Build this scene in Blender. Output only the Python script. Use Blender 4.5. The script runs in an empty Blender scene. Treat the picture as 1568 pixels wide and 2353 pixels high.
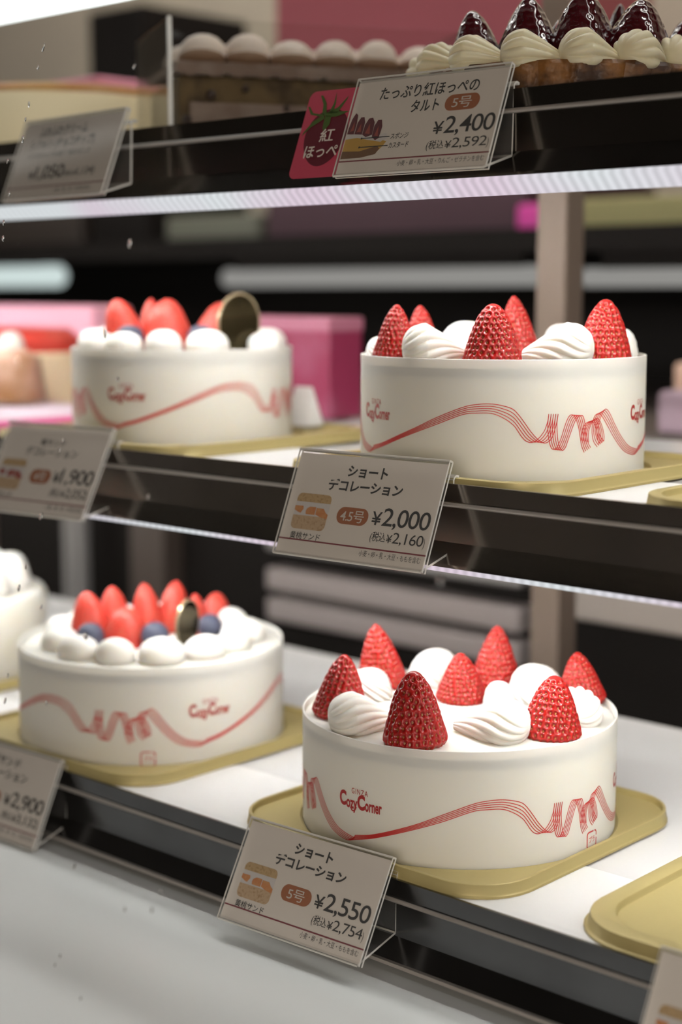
import bpy, math, random
import numpy as np
from mathutils import Matrix, Vector
from math import sin, cos, pi, radians

sc = bpy.context.scene
COL = sc.collection
random.seed(7)
rng = np.random.default_rng(11)

# ------------------------------------------------------------------ camera
F_PX = 3595.0                                   # focal length for a 2353 px tall frame
PITCH = math.atan2(507, F_PX)
AZ = radians(42.3)
fwd = Vector((-sin(AZ)*cos(PITCH), cos(AZ)*cos(PITCH), -sin(PITCH)))
rgt = Vector((cos(AZ), sin(AZ), 0))
upv = rgt.cross(fwd)
cd = bpy.data.cameras.new('camera')
cam = bpy.data.objects.new('camera', cd); COL.objects.link(cam)
cam.matrix_world = Matrix((rgt, upv, -fwd)).transposed().to_4x4()
cd.sensor_fit = 'VERTICAL'; cd.sensor_height = 36.0; cd.sensor_width = 24.0
cd.lens = F_PX/2353*36.0
cd.clip_start = 0.02; cd.clip_end = 50
cd.dof.use_dof = True; cd.dof.focus_distance = 0.695; cd.dof.aperture_fstop = 4.4
sc.camera = cam

# ------------------------------------------------------------------ world, exposure, shop lamps and added fill lights
sc.view_settings.view_transform = 'Standard'
sc.view_settings.look = 'None'
sc.view_settings.exposure = 0.0
sc.view_settings.gamma = 1.0
sc.view_settings.use_curve_mapping = False
try:
    sc.cycles.max_bounces = 14; sc.cycles.diffuse_bounces = 4; sc.cycles.glossy_bounces = 4
    sc.cycles.transmission_bounces = 6; sc.cycles.transparent_max_bounces = 24
    sc.cycles.sample_clamp_indirect = 4.0; sc.cycles.caustics_reflective = False; sc.cycles.caustics_refractive = False
except Exception:
    pass
w = bpy.data.worlds.new('shop_air'); sc.world = w; w.use_nodes = True
bg = w.node_tree.nodes['Background']
_tc = w.node_tree.nodes.new('ShaderNodeTexCoord'); _sx = w.node_tree.nodes.new('ShaderNodeSeparateXYZ')
_cr = w.node_tree.nodes.new('ShaderNodeValToRGB'); _mr = w.node_tree.nodes.new('ShaderNodeMapRange')
_mr.inputs[1].default_value = -1; _mr.inputs[2].default_value = 1
w.node_tree.links.new(_tc.outputs['Generated'], _sx.inputs[0]); w.node_tree.links.new(_sx.outputs['Z'], _mr.inputs[0])
w.node_tree.links.new(_mr.outputs[0], _cr.inputs[0]); w.node_tree.links.new(_cr.outputs[0], bg.inputs[0])
_e = _cr.color_ramp.elements                    # lit counters and floor of the shop below, dim ceiling above
_e[0].position = .30; _e[0].color = (.085, .075, .068, 1); _e[1].position = .62; _e[1].color = (.014, .012, .010, 1)
_m = _e.new(.47); _m.color = (.050, .041, .033, 1)
bg.inputs[1].default_value = 1.0

def area(name, loc, target, sx, sy, power, color):
    l = bpy.data.lights.new(name, 'AREA'); l.shape = 'RECTANGLE'; l.size = sx; l.size_y = sy
    l.energy = power; l.color = color
    o = bpy.data.objects.new(name, l); COL.objects.link(o)
    o.location = loc
    o.rotation_euler = (Vector(target)-Vector(loc)).to_track_quat('-Z', 'Y').to_euler()
    return o
area('right_fill_light', (0.95, 0.02, -0.26), (-0.5, 0.60, -0.14), 0.5, 0.7, 2.9, (1.0, 1.0, .97))  # unseen light added to brighten the right sides of the cakes
area('front_fill_light', (0.12, -0.42, 0.0), (-0.5, 0.55, -0.12), 0.5, 0.35, 4.4, (1.0, .85, .71))  # fill light added behind the camera for the cards and cake fronts
area('left_fill_light', (-1.75, 0.36, 0.02), (-0.6, 0.60, -0.10), 0.4, 0.6, 2.6, (1.0, .93, .82))  # weak fill added from the left for the cakes' left edges
area('shop_ceiling_light', (-0.45, 0.72, 1.9), (-0.45, 0.70, -0.3), 1.0, 0.7, 15.0, (.98, 0.99, 1.0))
area('kitchen_ceiling_light', (-1.2, 1.28, 1.3), (-1.2, 1.55, 0.1), 1.6, 0.3, 15.0, (1.0, 0.92, 0.80))

LED_POWER = 48.0        # radiance of the hidden diode rows
LENS_POWER = 0.80       # radiance of the ribbed lens fronts

# ------------------------------------------------------------------ materials
def new_mat(name):
    m = bpy.data.materials.new(name); m.use_nodes = True
    nt = m.node_tree; b = nt.nodes['Principled BSDF']
    return m, nt, b

def pbr(name, col, rough=0.5, metal=0.0, sss=0.0, ssr=(1, .6, .4), sscale=0.004, coat=0.0, coat_r=0.05, spec=0.5,
        noise=None, bump=None, emit=None, estr=0.0):
    m, nt, b = new_mat(name)
    b.inputs['Base Color'].default_value = (*col, 1)
    b.inputs['Roughness'].default_value = rough; b.inputs['Metallic'].default_value = metal
    b.inputs['Specular IOR Level'].default_value = spec
    b.inputs['Coat Weight'].default_value = coat; b.inputs['Coat Roughness'].default_value = coat_r
    if sss:
        b.inputs['Subsurface Weight'].default_value = sss
        b.inputs['Subsurface Radius'].default_value = ssr; b.inputs['Subsurface Scale'].default_value = sscale
    if emit:
        b.inputs['Emission Color'].default_value = (*emit, 1); b.inputs['Emission Strength'].default_value = estr
    tc = nt.nodes.new('ShaderNodeTexCoord')
    if noise:                                       # (scale, second colour, low, high)
        n = nt.nodes.new('ShaderNodeTexNoise'); n.inputs['Scale'].default_value = noise[0]; n.inputs['Detail'].default_value = 4
        nt.links.new(tc.outputs['Object'], n.inputs['Vector'])
        mr = nt.nodes.new('ShaderNodeMapRange'); mr.inputs[1].default_value = noise[2]; mr.inputs[2].default_value = noise[3]
        nt.links.new(n.outputs['Fac'], mr.inputs[0])
        mx = nt.nodes.new('ShaderNodeMix'); mx.data_type = 'RGBA'
        mx.inputs[6].default_value = (*col, 1); mx.inputs[7].default_value = (*noise[1], 1)
        nt.links.new(mr.outputs[0], mx.inputs[0]); nt.links.new(mx.outputs[2], b.inputs['Base Color'])
    if bump:                                        # (scale, strength, distance)
        n2 = nt.nodes.new('ShaderNodeTexNoise'); n2.inputs['Scale'].default_value = bump[0]; n2.inputs['Detail'].default_value = 3
        nt.links.new(tc.outputs['Object'], n2.inputs['Vector'])
        bp = nt.nodes.new('ShaderNodeBump'); bp.inputs['Strength'].default_value = bump[1]; bp.inputs['Distance'].default_value = bump[2]
        nt.links.new(n2.outputs['Fac'], bp.inputs['Height']); nt.links.new(bp.outputs[0], b.inputs['Normal'])
    return m

def clear_mat(name, tint=(1, 1, 1), ior=1.45, rough=0.03, haze=0.0, hazecol=(.8, .8, .8)):
    m = bpy.data.materials.new(name); m.use_nodes = True; nt = m.node_tree; nt.nodes.clear()
    out = nt.nodes.new('ShaderNodeOutputMaterial')
    tr = nt.nodes.new('ShaderNodeBsdfTransparent'); tr.inputs[0].default_value = (*tint, 1)
    gl = nt.nodes.new('ShaderNodeBsdfGlossy'); gl.inputs['Roughness'].default_value = rough
    lw = nt.nodes.new('ShaderNodeLayerWeight'); lw.inputs[0].default_value = .5
    pw = nt.nodes.new('ShaderNodeMath'); pw.operation = 'POWER'; pw.inputs[1].default_value = 5
    fr = nt.nodes.new('ShaderNodeMath'); fr.operation = 'MULTIPLY_ADD'
    f0 = ((ior-1)/(ior+1))**2; fr.inputs[1].default_value = 1-f0; fr.inputs[2].default_value = f0
    nt.links.new(lw.outputs['Facing'], pw.inputs[0]); nt.links.new(pw.outputs[0], fr.inputs[0])
    mx = nt.nodes.new('ShaderNodeMixShader')
    nt.links.new(fr.outputs[0], mx.inputs[0]); nt.links.new(tr.outputs[0], mx.inputs[1]); nt.links.new(gl.outputs[0], mx.inputs[2])
    last = mx
    if haze:
        df = nt.nodes.new('ShaderNodeBsdfDiffuse'); df.inputs[0].default_value = (*hazecol, 1)
        m2 = nt.nodes.new('ShaderNodeMixShader'); m2.inputs[0].default_value = haze
        nt.links.new(mx.outputs[0], m2.inputs[1]); nt.links.new(df.outputs[0], m2.inputs[2]); last = m2
    nt.links.new(last.outputs[0], out.inputs[0])
    return m

def refract_mat(name, ior):
    m, nt, b = new_mat(name)
    b.inputs['Base Color'].default_value = (1, 1, 1, 1); b.inputs['Roughness'].default_value = 0.0
    b.inputs['Transmission Weight'].default_value = 1.0; b.inputs['IOR'].default_value = ior
    return m

def emit_mat(name, col, strength, ribs=None):
    m = bpy.data.materials.new(name); m.use_nodes = True; nt = m.node_tree; nt.nodes.clear()
    out = nt.nodes.new('ShaderNodeOutputMaterial'); em = nt.nodes.new('ShaderNodeEmission')
    em.inputs[0].default_value = (*col, 1); em.inputs[1].default_value = strength
    if ribs:
        tc = nt.nodes.new('ShaderNodeTexCoord')
        wv = nt.nodes.new('ShaderNodeTexWave'); wv.bands_direction = 'X'; wv.inputs['Scale'].default_value = ribs
        wv.inputs['Distortion'].default_value = 0.15; wv.inputs['Detail'].default_value = 1
        nt.links.new(tc.outputs['Object'], wv.inputs['Vector'])
        ns = nt.nodes.new('ShaderNodeTexNoise'); ns.inputs['Scale'].default_value = 9
        nt.links.new(tc.outputs['Object'], ns.inputs['Vector'])
        cr = nt.nodes.new('ShaderNodeValToRGB')
        cr.color_ramp.elements[0].position = .40; cr.color_ramp.elements[0].color = (*col, 1)
        cr.color_ramp.elements[1].position = .62; cr.color_ramp.elements[1].color = (col[0], col[1]*.80, col[2]*.90, 1)
        nt.links.new(ns.outputs['Fac'], cr.inputs[0]); nt.links.new(cr.outputs[0], em.inputs[0])
        mr = nt.nodes.new('ShaderNodeMapRange'); mr.inputs[3].default_value = strength*.86; mr.inputs[4].default_value = strength*1.09
        nt.links.new(wv.outputs['Fac'], mr.inputs[0]); nt.links.new(mr.outputs[0], em.inputs[1])
    nt.links.new(em.outputs[0], out.inputs[0])
    return m

M = {}
M['cream'] = pbr('whipped_cream', (.90, .875, .82), .55, sss=.35, ssr=(1, .85, .65), sscale=.006, spec=.3)
M['cake_side'] = pbr('cream_behind_film', (.86, .83, .745), .45, sss=.4, ssr=(1, .88, .66), sscale=.022, spec=.25,
                     noise=(26, (.80, .77, .66), .60, .66))
M['film'] = pbr('film_edge', (.87, .845, .77), .5, sss=.35, ssr=(1, .88, .68), sscale=.012, spec=.22)
M['red_print'] = pbr('red_print', (.62, .035, .035), .4)
M['logo_print'] = pbr('dark_red_print', (.42, .02, .02), .4)
M['gold'] = pbr('pale_gold_plastic', (.54, .445, .195), .42, metal=.22, spec=.5, bump=(900, .04, .0003))
M['steel'] = pbr('brushed_steel', (.36, .325, .295), .17, metal=1.0, bump=(60, .02, .0003), noise=(14, (.27, .245, .225), .45, .75))
M['steel_dark'] = pbr('dark_brushed_steel', (.30, .285, .28), .20, metal=1.0, bump=(60, .02, .0003), noise=(14, (.22, .21, .21), .45, .75))
M['rail_char'] = pbr('charcoal_steel', (.125, .125, .128), .20, metal=1.0, noise=(14, (.09, .09, .092), .45, .75))
M['rail_black'] = pbr('black_steel', (.15, .135, .12), .17, metal=1.0, noise=(14, (.11, .10, .09), .45, .75))
M['bead'] = pbr('satin_trim', (.62, .57, .53), .38, metal=.6)
M['post'] = pbr('satin_post', (.19, .142, .112), .42, metal=.3)
M['liner'] = pbr('white_liner', (.90, .90, .90), .35, spec=.5)
M['shelf'] = pbr('pale_grey_shelf', (.90, .90, .91), .16, spec=.6)
M['deck'] = pbr('glossy_white_deck', (.80, .82, .81), .22, spec=.6)
M['glass'] = clear_mat('clear_pane', (.985, .99, .988), 1.35, .0)
M['acrylic'] = clear_mat('clear_acrylic', (.97, .97, .965), 1.42, .06, .035)
M['acrylic_edge'] = pbr('acrylic_edge', (.80, .78, .74), .18, spec=.8, coat=.6)
M['water'] = refract_mat('water', 1.33)
M['paper'] = pbr('card_stock', (.90, .83, .775), .6)
M['ink'] = pbr('black_ink', (.012, .012, .014), .5)
M['ink_grey'] = pbr('grey_ink', (.05, .045, .045), .5)
M['rule'] = pbr('maroon_ink', (.22, .012, .03), .5)
M['badge'] = pbr('orange_badge', (.42, .125, .035), .5)
M['badge_text'] = pbr('pale_badge_text', (.82, .74, .68), .5)
M['sponge'] = pbr('printed_sponge', (.62, .42, .20), .6, noise=(900, (.42, .25, .09), .5, .7))
M['sponge_low'] = pbr('printed_sponge_pale', (.66, .46, .28), .6, noise=(900, (.46, .27, .12), .52, .7))
M['printed_cream'] = pbr('printed_cream', (.78, .74, .74), .6)
M['peach'] = pbr('printed_peach', (.70, .25, .07), .6, noise=(500, (.75, .36, .12), .4, .7))
M['berry_filling'] = pbr('printed_berry', (.40, .07, .05), .6)
M['pink_flag'] = pbr('pink_card', (.62, .07, .13), .55)
M['flag_berry'] = pbr('maroon_card', (.13, .008, .02), .55)
M['leaf_ink'] = pbr('green_ink', (.07, .13, .02), .55)
M['custard'] = pbr('printed_custard', (.68, .40, .06), .55)
M['crust_ink'] = pbr('printed_crust', (.20, .09, .03), .55)
M['choc_plate'] = pbr('chocolate_plaque', (.045, .035, .018), .06, metal=.9)
M['plate_rim'] = pbr('gold_rim', (.75, .62, .40), .25, metal=.7)
M['blueberry'] = pbr('blueberry_skin', (.032, .038, .075), .55, noise=(160, (.10, .11, .16), .4, .7))
M['crust'] = pbr('tart_crust', (.24, .10, .022), .45, noise=(90, (.05, .018, .006), .38, .62), bump=(120, .8, .003), sss=.1, ssr=(1, .5, .2))
M['shell_cream'] = pbr('custard_cream', (.80, .73, .52), .45, sss=.3, ssr=(1, .8, .5), sscale=.005)
M['choc_sponge'] = pbr('chip_sponge', (.12, .075, .028), .8, noise=(55, (.045, .024, .008), .42, .62), bump=(140, .5, .002))
M['choc_cream'] = pbr('mocha_cream', (.19, .125, .095), .6, sss=.1, noise=(40, (.26, .19, .155), .4, .6))
M['dusted'] = pbr('cocoa_dusted_cream', (.86, .77, .70), .6, noise=(70, (.60, .45, .36), .45, .62), sss=.15, ssr=(1, .8, .6))
M['chip'] = pbr('chocolate_chip', (.035, .016, .01), .4)
M['chip_brown'] = pbr('cocoa', (.20, .11, .06), .7)
M['cheese'] = pbr('cheesecake_side', (.97, .84, .56), .5)
M['cheese_top'] = pbr('browned_top', (.46, .20, .05), .4, noise=(30, (.58, .33, .09), .4, .7))
M['pink'] = pbr('pink_board', (.72, .16, .36), .5)
M['pale_pink'] = pbr('pale_pink_board', (.82, .33, .47), .5)
M['magenta'] = pbr('magenta_box', (.26, .024, .075), .45, noise=(14, (.38, .11, .19), .5, .66))
M['mag_dull'] = pbr('magenta_carton', (.33, .07, .09), .6)
M['dark'] = pbr('dark_cabinet', (.012, .010, .009), .6, spec=.08)
M['dark_b'] = pbr('brown_cabinet', (.075, .055, .045), .5)
M['grey_metal'] = pbr('grey_rail', (.36, .34, .33), .4, metal=.2)
M['rail_dim'] = pbr('dim_rail', (.34, .29, .28), .45)
M['wall'] = pbr('taupe_wall', (.66, .58, .46), .8, noise=(3, (.56, .49, .40), .4, .6))
M['olive'] = pbr('olive_carton', (.27, .24, .10), .6)
M['sage'] = pbr('sage_carton', (.14, .14, .105), .6)
M['beige'] = pbr('beige_packet', (.62, .40, .30), .6)
M['lilac'] = pbr('lilac_cloth', (.34, .24, .29), .8)
M['cup'] = clear_mat('clear_cup', (.96, .96, .95), 1.35, .05, .0)
M['mousse'] = pbr('pink_mousse', (.66, .40, .30), .5, sss=.2, noise=(40, (.42, .20, .08), .45, .65))
M['lens'] = emit_mat('ribbed_lens', (.93, .97, 1.0), LENS_POWER, ribs=62)
M['led'] = emit_mat('diode_row', (1.0, .985, .95), LED_POWER)
M['led_top'] = emit_mat('canopy_tube', (.95, 1.0, .98), 1.9)
M['led_head'] = emit_mat('header_diodes', (1.0, .98, .94), 28.0)
M['lamp_white'] = emit_mat('tube_bright', (.86, 1.0, .98), .80)
M['lamp_grey'] = emit_mat('tube_dim', (1.0, .97, .92), .30)

def berry_mat(name, base, deep, seed, rough, coat, sss, sscale=.003):
    m, nt, b = new_mat(name)
    at = nt.nodes.new('ShaderNodeAttribute'); at.attribute_name = 'seed'
    ap = nt.nodes.new('ShaderNodeAttribute'); ap.attribute_name = 'pit'
    m1 = nt.nodes.new('ShaderNodeMix'); m1.data_type = 'RGBA'; m1.inputs[6].default_value = (*base, 1); m1.inputs[7].default_value = (*deep, 1)
    nt.links.new(ap.outputs['Fac'], m1.inputs[0])
    m2 = nt.nodes.new('ShaderNodeMix'); m2.data_type = 'RGBA'; m2.inputs[7].default_value = (*seed, 1)
    nt.links.new(at.outputs['Fac'], m2.inputs[0]); nt.links.new(m1.outputs[2], m2.inputs[6])
    nt.links.new(m2.outputs[2], b.inputs['Base Color'])
    b.inputs['Roughness'].default_value = rough; b.inputs['Specular IOR Level'].default_value = .3
    b.inputs['Coat Weight'].default_value = coat; b.inputs['Coat Roughness'].default_value = .04
    b.inputs['Subsurface Weight'].default_value = sss; b.inputs['Subsurface Radius'].default_value = (1, .25, .15); b.inputs['Subsurface Scale'].default_value = sscale
    return m
M['berry'] = berry_mat('strawberry_skin', (.40, .006, .004), (.075, .001, .001), (.46, .24, .04), .34, .55, .14)
M['berry_dusted'] = berry_mat('dusted_strawberry_skin', (.58, .055, .040), (.30, .012, .010), (.55, .33, .12), .45, .2, .3)
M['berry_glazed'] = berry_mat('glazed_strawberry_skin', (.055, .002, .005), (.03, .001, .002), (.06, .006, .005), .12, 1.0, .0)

# ------------------------------------------------------------------ mesh helpers
def mesh(name, verts, faces, mats, parent=None, smooth=True, midx=None):
    me = bpy.data.meshes.new(name)
    me.from_pydata([tuple(map(float, v)) for v in verts], [], [tuple(int(i) for i in f) for f in faces])
    if not isinstance(mats, (list, tuple)): mats = [mats]
    for m in mats: me.materials.append(m)
    if midx is not None: me.polygons.foreach_set('material_index', midx)
    me.polygons.foreach_set('use_smooth', [smooth]*len(me.polygons))
    me.update()
    if smooth: me.set_sharp_from_angle(angle=radians(38))
    o = bpy.data.objects.new(name, me); COL.objects.link(o)
    if parent: o.parent = parent
    return o

def link_mesh(name, me, parent=None):
    o = bpy.data.objects.new(name, me); COL.objects.link(o)
    if parent: o.parent = parent
    return o

def empty(name, loc, rotz=0.0):
    o = bpy.data.objects.new(name, None); COL.objects.link(o); o.empty_display_size = .01
    o.location = loc; o.rotation_euler = (0, 0, rotz); return o

def tag(o, label, cat, group=None):
    o['label'] = label; o['category'] = cat
    if group: o['group'] = group
    return o

def structure(o): o['kind'] = 'structure'; return o

class MB:
    def __init__(s): s.v = []; s.f = []; s.m = []
    def add(s, verts, faces, mi=0):
        n = len(s.v); s.v += [tuple(map(float, q)) for q in verts]
        for f in faces: s.f.append(tuple(int(i)+n for i in f)); s.m.append(mi)
    def box(s, x0, x1, y0, y1, z0, z1, mi=0):
        v = [(x, y, z) for z in (z0, z1) for y in (y0, y1) for x in (x0, x1)]
        s.add(v, [(0, 2, 3, 1), (4, 5, 7, 6), (0, 1, 5, 4), (2, 6, 7, 3), (0, 4, 6, 2), (1, 3, 7, 5)], mi)
    def build(s, name, mats, parent=None, smooth=False): return mesh(name, s.v, s.f, mats, parent, smooth, s.m)

def bevel(o, wd, seg=3):
    md = o.modifiers.new('bevel', 'BEVEL'); md.width = wd; md.segments = seg; md.limit_method = 'ANGLE'; md.angle_limit = radians(40)
    return o

def box(name, x0, x1, y0, y1, z0, z1, mat, parent=None, bw=None):
    b = MB(); b.box(x0, x1, y0, y1, z0, z1); o = b.build(name, mat, parent)
    if bw: bevel(o, bw)
    return o

def loft(rings, cap0=True, cap1=True):
    """rings: list of (N,3) arrays -> verts, quads"""
    n = len(rings[0]); v = np.concatenate(rings); f = []
    for k in range(len(rings)-1):
        a, b = k*n, (k+1)*n
        for i in range(n):
            j = (i+1) % n; f.append((a+i, a+j, b+j, b+i))
    if cap0: f.append(tuple(range(n-1, -1, -1)))
    if cap1: f.append(tuple(range((len(rings)-1)*n, len(rings)*n)))
    return v, f

def ring(r, z, n=96, cx=0, cy=0):
    t = np.arange(n)/n*2*pi
    return np.stack([cx+r*np.cos(t), cy+r*np.sin(t), np.full(n, z)], 1)

def lathe(prof, n=96): return loft([ring(r, z, n) for r, z in prof])

def rsquare(h, cr, z, n=128, hy=None):
    hy = hy or h
    t = np.arange(n)/n*2*pi + 1e-4; p = []
    for a in t:
        c, s = cos(a), sin(a); lo, hi = 0, 2*max(h, hy)
        for _ in range(40):
            m = (lo+hi)/2; x, y = abs(m*c), abs(m*s)
            qx, qy = max(x-(h-cr), 0), max(y-(hy-cr), 0)
            ins = (x <= h and y <= hy) and (qx*qx+qy*qy <= cr*cr or qx == 0 or qy == 0)
            if ins: lo = m
            else: hi = m
        p.append((lo*c, lo*s, z))
    return np.array(p)

def extrude_x(name, prof, x0, x1, mat, parent=None, smooth=False):
    n = len(prof); v = [(x0, y, z) for y, z in prof]+[(x1, y, z) for y, z in prof]
    f = [(i, (i+1) % n, n+(i+1) % n, n+i) for i in range(n)]+[tuple(range(n-1, -1, -1)), tuple(range(n, 2*n))]
    return mesh(name, v, f, mat, parent, smooth)

def catmull(P, k=10):
    P = np.asarray(P, float); Q = np.vstack([2*P[0]-P[1], P, 2*P[-1]-P[-2]]); out = []
    for i in range(1, len(Q)-2):
        a, b, c, d = Q[i-1], Q[i], Q[i+1], Q[i+2]
        for t in np.arange(k)/k:
            out.append(.5*(2*b+(c-a)*t+(2*a-5*b+4*c-d)*t*t+(3*b-a-3*c+d)*t**3))
    out.append(P[-1]); return np.array(out)

_dg = None
def text2d(body, offset=0.0, space=1.0):
    """flat lettering in its own units -> verts (n,2), faces"""
    c = bpy.data.curves.new('lettering', 'FONT'); c.body = body; c.size = 1; c.offset = offset; c.space_character = space
    c.resolution_u = 4; c.align_x = 'LEFT'
    o = bpy.data.objects.new('lettering', c); COL.objects.link(o)
    bpy.context.view_layer.update()
    me = o.evaluated_get(bpy.context.evaluated_depsgraph_get()).to_mesh()
    v = np.array([q.co[:2] for q in me.vertices]); f = [tuple(p.vertices) for p in me.polygons]
    o.to_mesh_clear() if hasattr(o, 'to_mesh_clear') else None
    bpy.data.objects.remove(o); bpy.data.curves.remove(c)
    return v, f
_tc = {}
def text_cached(body, offset=0.0, space=1.0):
    k = (body, offset, space)
    if k not in _tc: _tc[k] = text2d(*k)
    v, f = _tc[k]; return v.copy(), f

# ------------------------------------------------------------------ room behind and under the counter
floor = structure(box('floor', -4, 2, -2.5, 2.0, -1.32, -1.30, pbr('dark_floor', (.10, .09, .085), .5), None))
wall = structure(box('wall_back', -4, 2, 1.60, 1.66, -1.30, 1.6, M['wall'], None))

# ------------------------------------------------------------------ display case
case = empty('display_case', (0, 0, -1.30))
tag(case, 'glass fronted bakery display case with steel posts and glossy white deck', 'display case')
def cpart(o): o.parent = case; o.matrix_parent_inverse = Matrix.Translation((0, 0, 1.30)); return o
GX0, GX1 = -2.0, 0.5
def gy(z): return .40+.2*z
z0, z1 = -.2940, .42
gl = MB()
gl.add([(GX0, gy(z0), z0), (GX1, gy(z0), z0), (GX1, gy(z1), z1), (GX0, gy(z1), z1),
        (GX0, gy(z0)+.004, z0), (GX1, gy(z0)+.004, z0), (GX1, gy(z1)+.004, z1), (GX0, gy(z1)+.004, z1)],
       [(0, 1, 2, 3), (7, 6, 5, 4), (0, 4, 5, 1), (3, 2, 6, 7), (0, 3, 7, 4), (1, 5, 6, 2)])
cpart(gl.build('front_glass', M['glass']))
cpart(box('deck', GX0, GX1, .3435, .86, -.327, -.2940, M['deck']))
cpart(box('base_cabinet', GX0, GX1, .350, .86, -1.30, -.327, M['dark']))
cpart(box('post', -.6015, -.5785, .850, .872, -.2940, .42, M['post'], None, .002))
cpart(box('post', -1.262, -1.239, .850, .872, -.2940, .42, M['post'], None, .002))
cpart(box('post', .06, .082, .850, .872, -.2940, .42, M['post'], None, .002))
cpart(box('header', GX0, GX1, .50, .872, .42, .45, M['steel_dark']))
# tube under the canopy, seen blown out in the top left corner
ct = MB(); tt = np.linspace(0, 2*pi, 17)[:-1]
ct.add([(x, .554+.008*cos(a), .1625+.0112*sin(a)) for x in (-1.9, -.56) for a in tt],
       [(i, (i+1) % 16, 16+(i+1) % 16, 16+i) for i in range(16)]+[tuple(range(15, -1, -1)), tuple(range(16, 32))])
cpart(ct.build('canopy_tube', M['led_top'], None, True))
hl = MB(); hl.box(-1.9, .3, .70, .712, .412, .4195); cpart(hl.build('header_light', M['led_head'], None))
cpart(box('tube_bracket', -1.9, -.56, .5635, .570, .156, .173, M['steel_dark']))

LIP = [(0, 0), (0, -.0078), (-.0013, -.0086), (-.0014, -.0096), (.0010, -.0102), (.0010, -.0262), (-.0044, -.0353), (-.0047, -.0366),
       (.013, -.0366), (.013, -.0075), (.0016, -.0070), (.0014, 0)]
def shelf(name, Y, zl, zs, yback, liner, lens, label, lipmat, group='shelves of the display case'):
    s = empty(name, (0, Y, zl)); tag(s, label, 'shelf', group)
    X0, X1 = -1.95, .35
    extrude_x('front_rail', LIP, X0, X1, lipmat, s)
    ba = np.arange(10)/10*2*pi
    extrude_x('bead_trim', [(-.0004-.0013*cos(a), -.0092+.0011*sin(a)) for a in ba], X0, X1, M['bead'], s, True)
    if not lens: extrude_x('edge_trim', [(-.0068, -.0366), (-.0064, -.0352), (-.0042, -.0352), (-.0042, -.0368)], X0, X1, M['bead'], s)
    box('plate', X0, X1, .0022, yback-Y, zs-zl-.009, zs-zl-.0012, M['shelf'], s)
    box('liner', X0, X1, .0024, liner-Y, zs-zl-.0011, zs-zl, M['liner'], s)
    if lens:
        lp = ([(-.0049, -.0367), (-.0049, -.0384), (.0018, -.0444), (.0030, -.0444), (.0016, -.0390), (-.0010, -.0367)] if lens == 'deep' else
              [(-.0049, -.0367), (-.0049, -.0386), (-.0030, -.0389), (.0030, -.0384), (.0030, -.0367)])
        extrude_x('light_lens', lp, X0, X1, M['lens'], s)
        e = MB(); q = [(.0135, -.0405), (.0205, -.0325), (.0190, -.0310), (.0133, -.0365)]
        v = [(X0, y, z) for y, z in q]+[(X1, y, z) for y, z in q]
        e.add(v, [(0, 1, 5, 4)], 0); e.add(v, [(1, 2, 6, 5), (2, 3, 7, 6), (3, 0, 4, 7), (3, 2, 1, 0), (4, 5, 6, 7)], 1)
        e.build('diode_strip', [M['led'], M['steel_dark']], s)
    return s
shelf('shelf', .558, .0858, .0828, .80, .66, 'deep', 'topmost steel edged shelf with the light strip glowing along its front, under the tart', M['rail_black'])
shelf('shelf', .536, -.0835, -.0885, .835, .64, 'thin', 'middle steel edged shelf holding the two cakes with plain round sides', M['steel'])
shelf('shelf', .500, -.2545, -.2555, .800, .572, None, 'lowest steel edged shelf with white liner, just above the white deck', M['rail_char'])
ZS = dict(top=.0828, mid=-.0885, low=-.2555)

# ------------------------------------------------------------------ trays
def tray(loc, h, label, hole, rim=.0012, k=1.0):
    t = empty('cake_tray', loc); tag(t, label, 'tray', 'gold plastic cake trays')
    R = [rsquare(a, c, z) for a, c, z in ((h, .030, 0), (h, .030, .0010), (h-.0004*k, .0295, .0014), (h-.0006*k, .029, .0018), (h-.0010*k, .0285, .0056), (h-.0011*k, .028, .0061), (h-.0014*k, .0275, .0063),
         (h-.0014*k-rim, .026, .0063), (h-.0017*k-rim, .0255, .0061), (h-.0019*k-rim, .025, .0054), (h-.0021*k-rim, .0245, .0038), (h-.0022*k-rim, .024, .0036))]
    R += [ring(hole+.0006, .0036, 128), ring(hole+.0001, .0031, 128), ring(hole-.0001, .0019, 128), ring(hole-.0003, .0018, 128), ring(.02, .0018, 128)]
    v, f = loft(R); mesh('tray_body', v, f, M['gold'], t); return t
tray((-.4533, .5830, ZS['low']+.0001), .0814, 'gold tray under the whole cake of the ¥2,550 card', .0766)
tray((-.4620, .6260, ZS['mid']+.0001), .0830, 'gold tray under the cake behind the ¥2,000 card', .0730, .0035, 1.6)
tray((-.6797, .5835, ZS['low']+.0001), .0816, 'gold tray under the blueberry topped cake on the lowest shelf', .0769)
tray((-.7055, .6336, ZS['mid']+.0001), .0880, 'gold tray under the blueberry topped cake on the middle shelf', .0730, .0045, 1.6)
tray((-.2560, .5865, ZS['low']+.0001), .0845, 'empty gold tray in the lower right corner of the case', .060, .0066, 2.2)
tray((-.2610, .6245, ZS['mid']+.0001), .0815, 'gold tray at the right edge of the middle shelf, mostly out of view', .0700, .0035, 1.6)
tray((-.9050, .5835, ZS['low']+.0001), .0816, 'gold tray under the cream cake at the left edge of the lowest shelf', .0769)

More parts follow.
